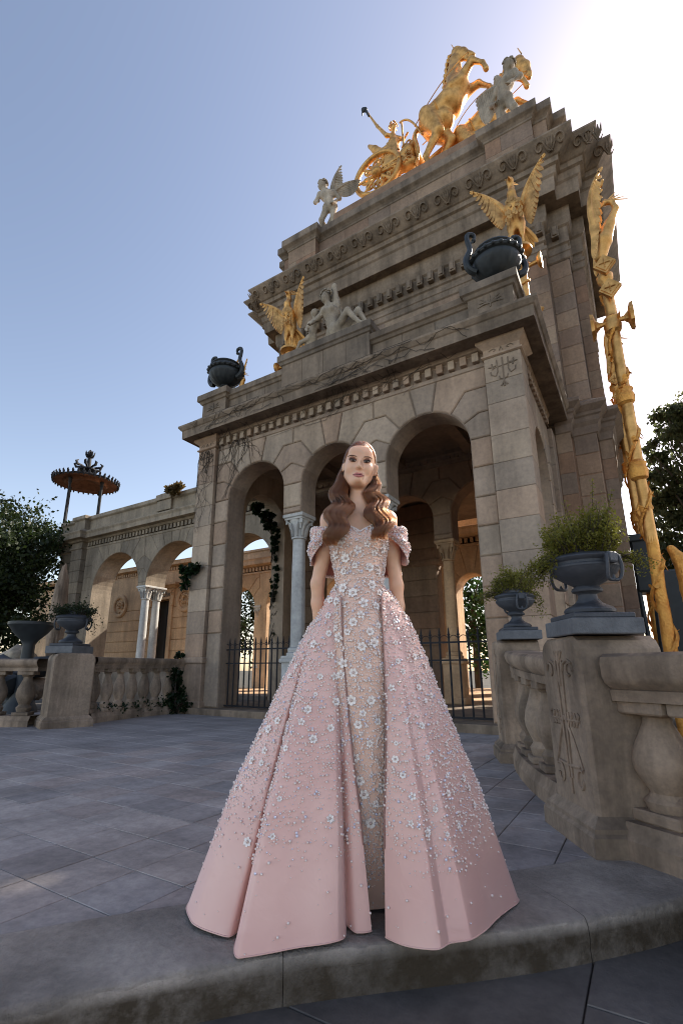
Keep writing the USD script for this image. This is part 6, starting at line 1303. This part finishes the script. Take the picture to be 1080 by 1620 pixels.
def flower(p, n, r, seed):
    n = n / np.linalg.norm(n); t = np.cross(n, [.1, .2, 1.]); t /= np.linalg.norm(t); b = np.cross(n, t); R = np.random.default_rng(seed); mb = MB(); k = 6 if seed % 3 else 5; o = R.uniform(0, 6)
    for i in range(k):
        a = o + i * 2 * PI / k; d = t * math.cos(a) + b * math.sin(a); e = np.cross(n, d); V = []
        for u, w, h in ((.15, .12, .25), (.55, .34, .42), (.85, .36, .52), (1.05, .16, .45)):
            V += [p + r * (d * u + e * w + n * h), p + r * (d * u + n * (h - .14)), p + r * (d * u - e * w + n * h)]
        F = []
        for q_ in range(3):
            for c_ in range(2): F += [(q_ * 3 + c_, q_ * 3 + c_ + 1, q_ * 3 + c_ + 4), (q_ * 3 + c_, q_ * 3 + c_ + 4, q_ * 3 + c_ + 3)]
        mb.add(V, F)
    return mb, (ICO.vertices * r * .34 + p + n * r * .35, ICO.faces)
def add_flowers(p, n, parent, cnt, gap, r0, r1, zmin):
    idx = Rb.permutation(len(p)); p, n = p[idx], n[idx]; k = thin(p, gap) & (p[:, 2] > zmin); p, n = p[k][:cnt], n[k][:cnt]; cores = []
    for s, (a_, b_) in enumerate(zip(p, n)):
        mb, core = flower(a_, b_, Rb.uniform(r0, r1), s); wpart('bead_flower', mb, PETAL, parent=parent); cores.append(core)
    mb = MB(); [mb.add(*c_) for c_ in cores]; wpart('flower_centres', mb, CORE, smooth=True, parent=parent, kind='stuff')
fz = pg[:, 1] < gi(GCY, pg[:, 2]) - .01
add_flowers(pg[fz], ng[fz], gown, 95, .038, .0115, .019, .22)
fo = (po[:, 1] < .12) & (np.abs(po[:, 0] - c0) > .1); add_flowers(po[fo], no[fo], over, 110, .042, .008, .0155, .28)
fs = ps[:, 1] < .05; add_flowers(ps[fs], ns[fs], None, 14, .03, .008, .011, 1.2)
# dark stitched edges of the overskirt opening, bead piping of neckline and cape
mb = MB()
for e_ in (OV[0], OV[-1]): tube(e_[:int(NV * .8)] + [0, -.004, 0], .0030, 5, mb)
wpart('edge_piping', mb, DARKT, smooth=True, parent=over)
pts = np.vstack([np.array([gown_pt(np.array(p_), ztop(np.array(p_)) ) for p_ in np.linspace(PI, 2 * PI, 90)])]); wpart('neckline_beads', beads(pts + [0, -.003, .002], np.full(len(pts), .0042)), PEARL, smooth=True, parent=gown, kind='stuff')
a = np.linspace(.12, PI - .12, 80); pts = np.stack([c0 + .185 * np.cos(a), .05 + .10 * np.sin(a), np.full(80, 1.264) + .006 * (np.arange(80) % 2)], 1); wpart('cape_fringe', beads(pts, np.full(80, .0048)), PEARL, smooth=True, kind='stuff')
# ---- hair: a base volume and wavy strands
P = [('e', A3(c0, .054, 1.764), A3(.069, .086, .094)), cone((c0 - .050, .045, 1.74), (-.040, .026, 1.63), .016, .024), cone((-.044, .022, 1.63), (-.044, -.010, 1.555), .026, .032), cone((-.044, -.010, 1.555), (-.060, -.072, 1.45), .032, .024), cone((-.060, -.072, 1.45), (-.074, -.090, 1.38), .022, .012),
     cone((c0 + .050, .050, 1.74), (.102, .030, 1.63), .014, .022), cone((.104, .026, 1.63), (.108, -.010, 1.555), .024, .028), cone((.108, -.010, 1.555), (.120, -.075, 1.45), .028, .02), cone((.120, -.075, 1.45), (.118, -.088, 1.39), .018, .010),
     cone((c0, .09, 1.74), (c0, .10, 1.5), .06, .07)]
v, f = implicit(P, .006, .03); hair = wpart('hair', (v, f), HAIRB, smooth=True)
Rh = np.random.default_rng(70); CP, CC, CW = [], [], []
NL = 7
def strand(side, lock, nl):
    y0 = Rh.uniform(-.053, -.034) if Rh.uniform() < .40 else Rh.uniform(-.04, .12); rx, ry, rz = .072 + Rh.uniform(0, .005), .100, .102; cc = A3(c0, .042, 1.762)
    yn = np.clip((y0 - cc[1]) / ry, -.96, .97); h = math.sqrt(1 - yn * yn); pts = []
    for a in np.linspace(.02, 1.42, 7): pts.append(cc + A3(side * rx * h ** .55 * math.sin(a), ry * yn + (.035 + .045 * (yn < -.6)) * (a / 1.4) ** 2, rz * h * math.cos(a)))
    lo = Rh.uniform(-.5, .5); lo += .02 * math.sin(lo * 30)
    if side < 0: G = [(c0 - .072, .036, 1.70), (-.044, .012, 1.63), (-.044, -.020, 1.555), (-.054, -.062, 1.49), (-.066, -.095, 1.42), (-.078, -.107, 1.340)]
    else: G = [(c0 + .073, .048, 1.70), (.104, .018, 1.63), (.108, -.018, 1.555), (.116, -.062, 1.49), (.121, -.095, 1.43), (.116, -.109, 1.365)]
    RR = [.020, .036, .050, .052, .044, .026]; o = Rh.normal(0, .34)
    for k, (g, r) in enumerate(zip(G, RR)): pts.append(A3(*g) + A3(lo * 1.9 * r, (o * .6 - 1.1 * (.25 - lo * lo)) * r, Rh.normal(0, .002)))
    L = spline(pts, 56); s = np.linspace(0, 1, 56); w = np.clip((s - .27) / .30, 0, 1); z = 1.70 - L[:, 2]
    ph = side * (.5 + .9 * lo); amp = .0120 * w * (1 + .15 * s)
    L[:, 0] += amp * np.sin(z * 2 * PI / .116 + ph); L[:, 1] += .006 * w * np.sin(z * 2 * PI / .116 + ph + 1.3) - .006 * w
    return L[:int(56 * Rh.uniform(.90, 1.0))]
for side in (-1, 1):
    for lock in range(NL):
        for k in range(230):
            L = toW(tilt(strand(side, lock, NL))); CP.append(L); CC.append(len(L)); w = Rh.uniform(.0012, .0026); CW.append(np.interp(np.linspace(0, 1, len(L)), [0, .8, 1], [w, w, w * .4]))
cv = UsdGeom.BasisCurves.Define(stage, WM.path + '/hair_strands'); cv.CreateTypeAttr('linear'); cv.CreatePointsAttr(Vt.Vec3fArray.FromNumpy((np.vstack(CP) - WO).astype(np.float32))); cv.CreateCurveVertexCountsAttr(Vt.IntArray(CC)); cv.CreateWidthsAttr(Vt.FloatArray.FromNumpy(np.concatenate(CW).astype(np.float32))); cv.SetWidthsInterpolation('vertex')
UsdShade.MaterialBindingAPI.Apply(cv.GetPrim()).Bind(HAIRM); cv.GetPrim().SetCustomDataByKey('kind', 'stuff')
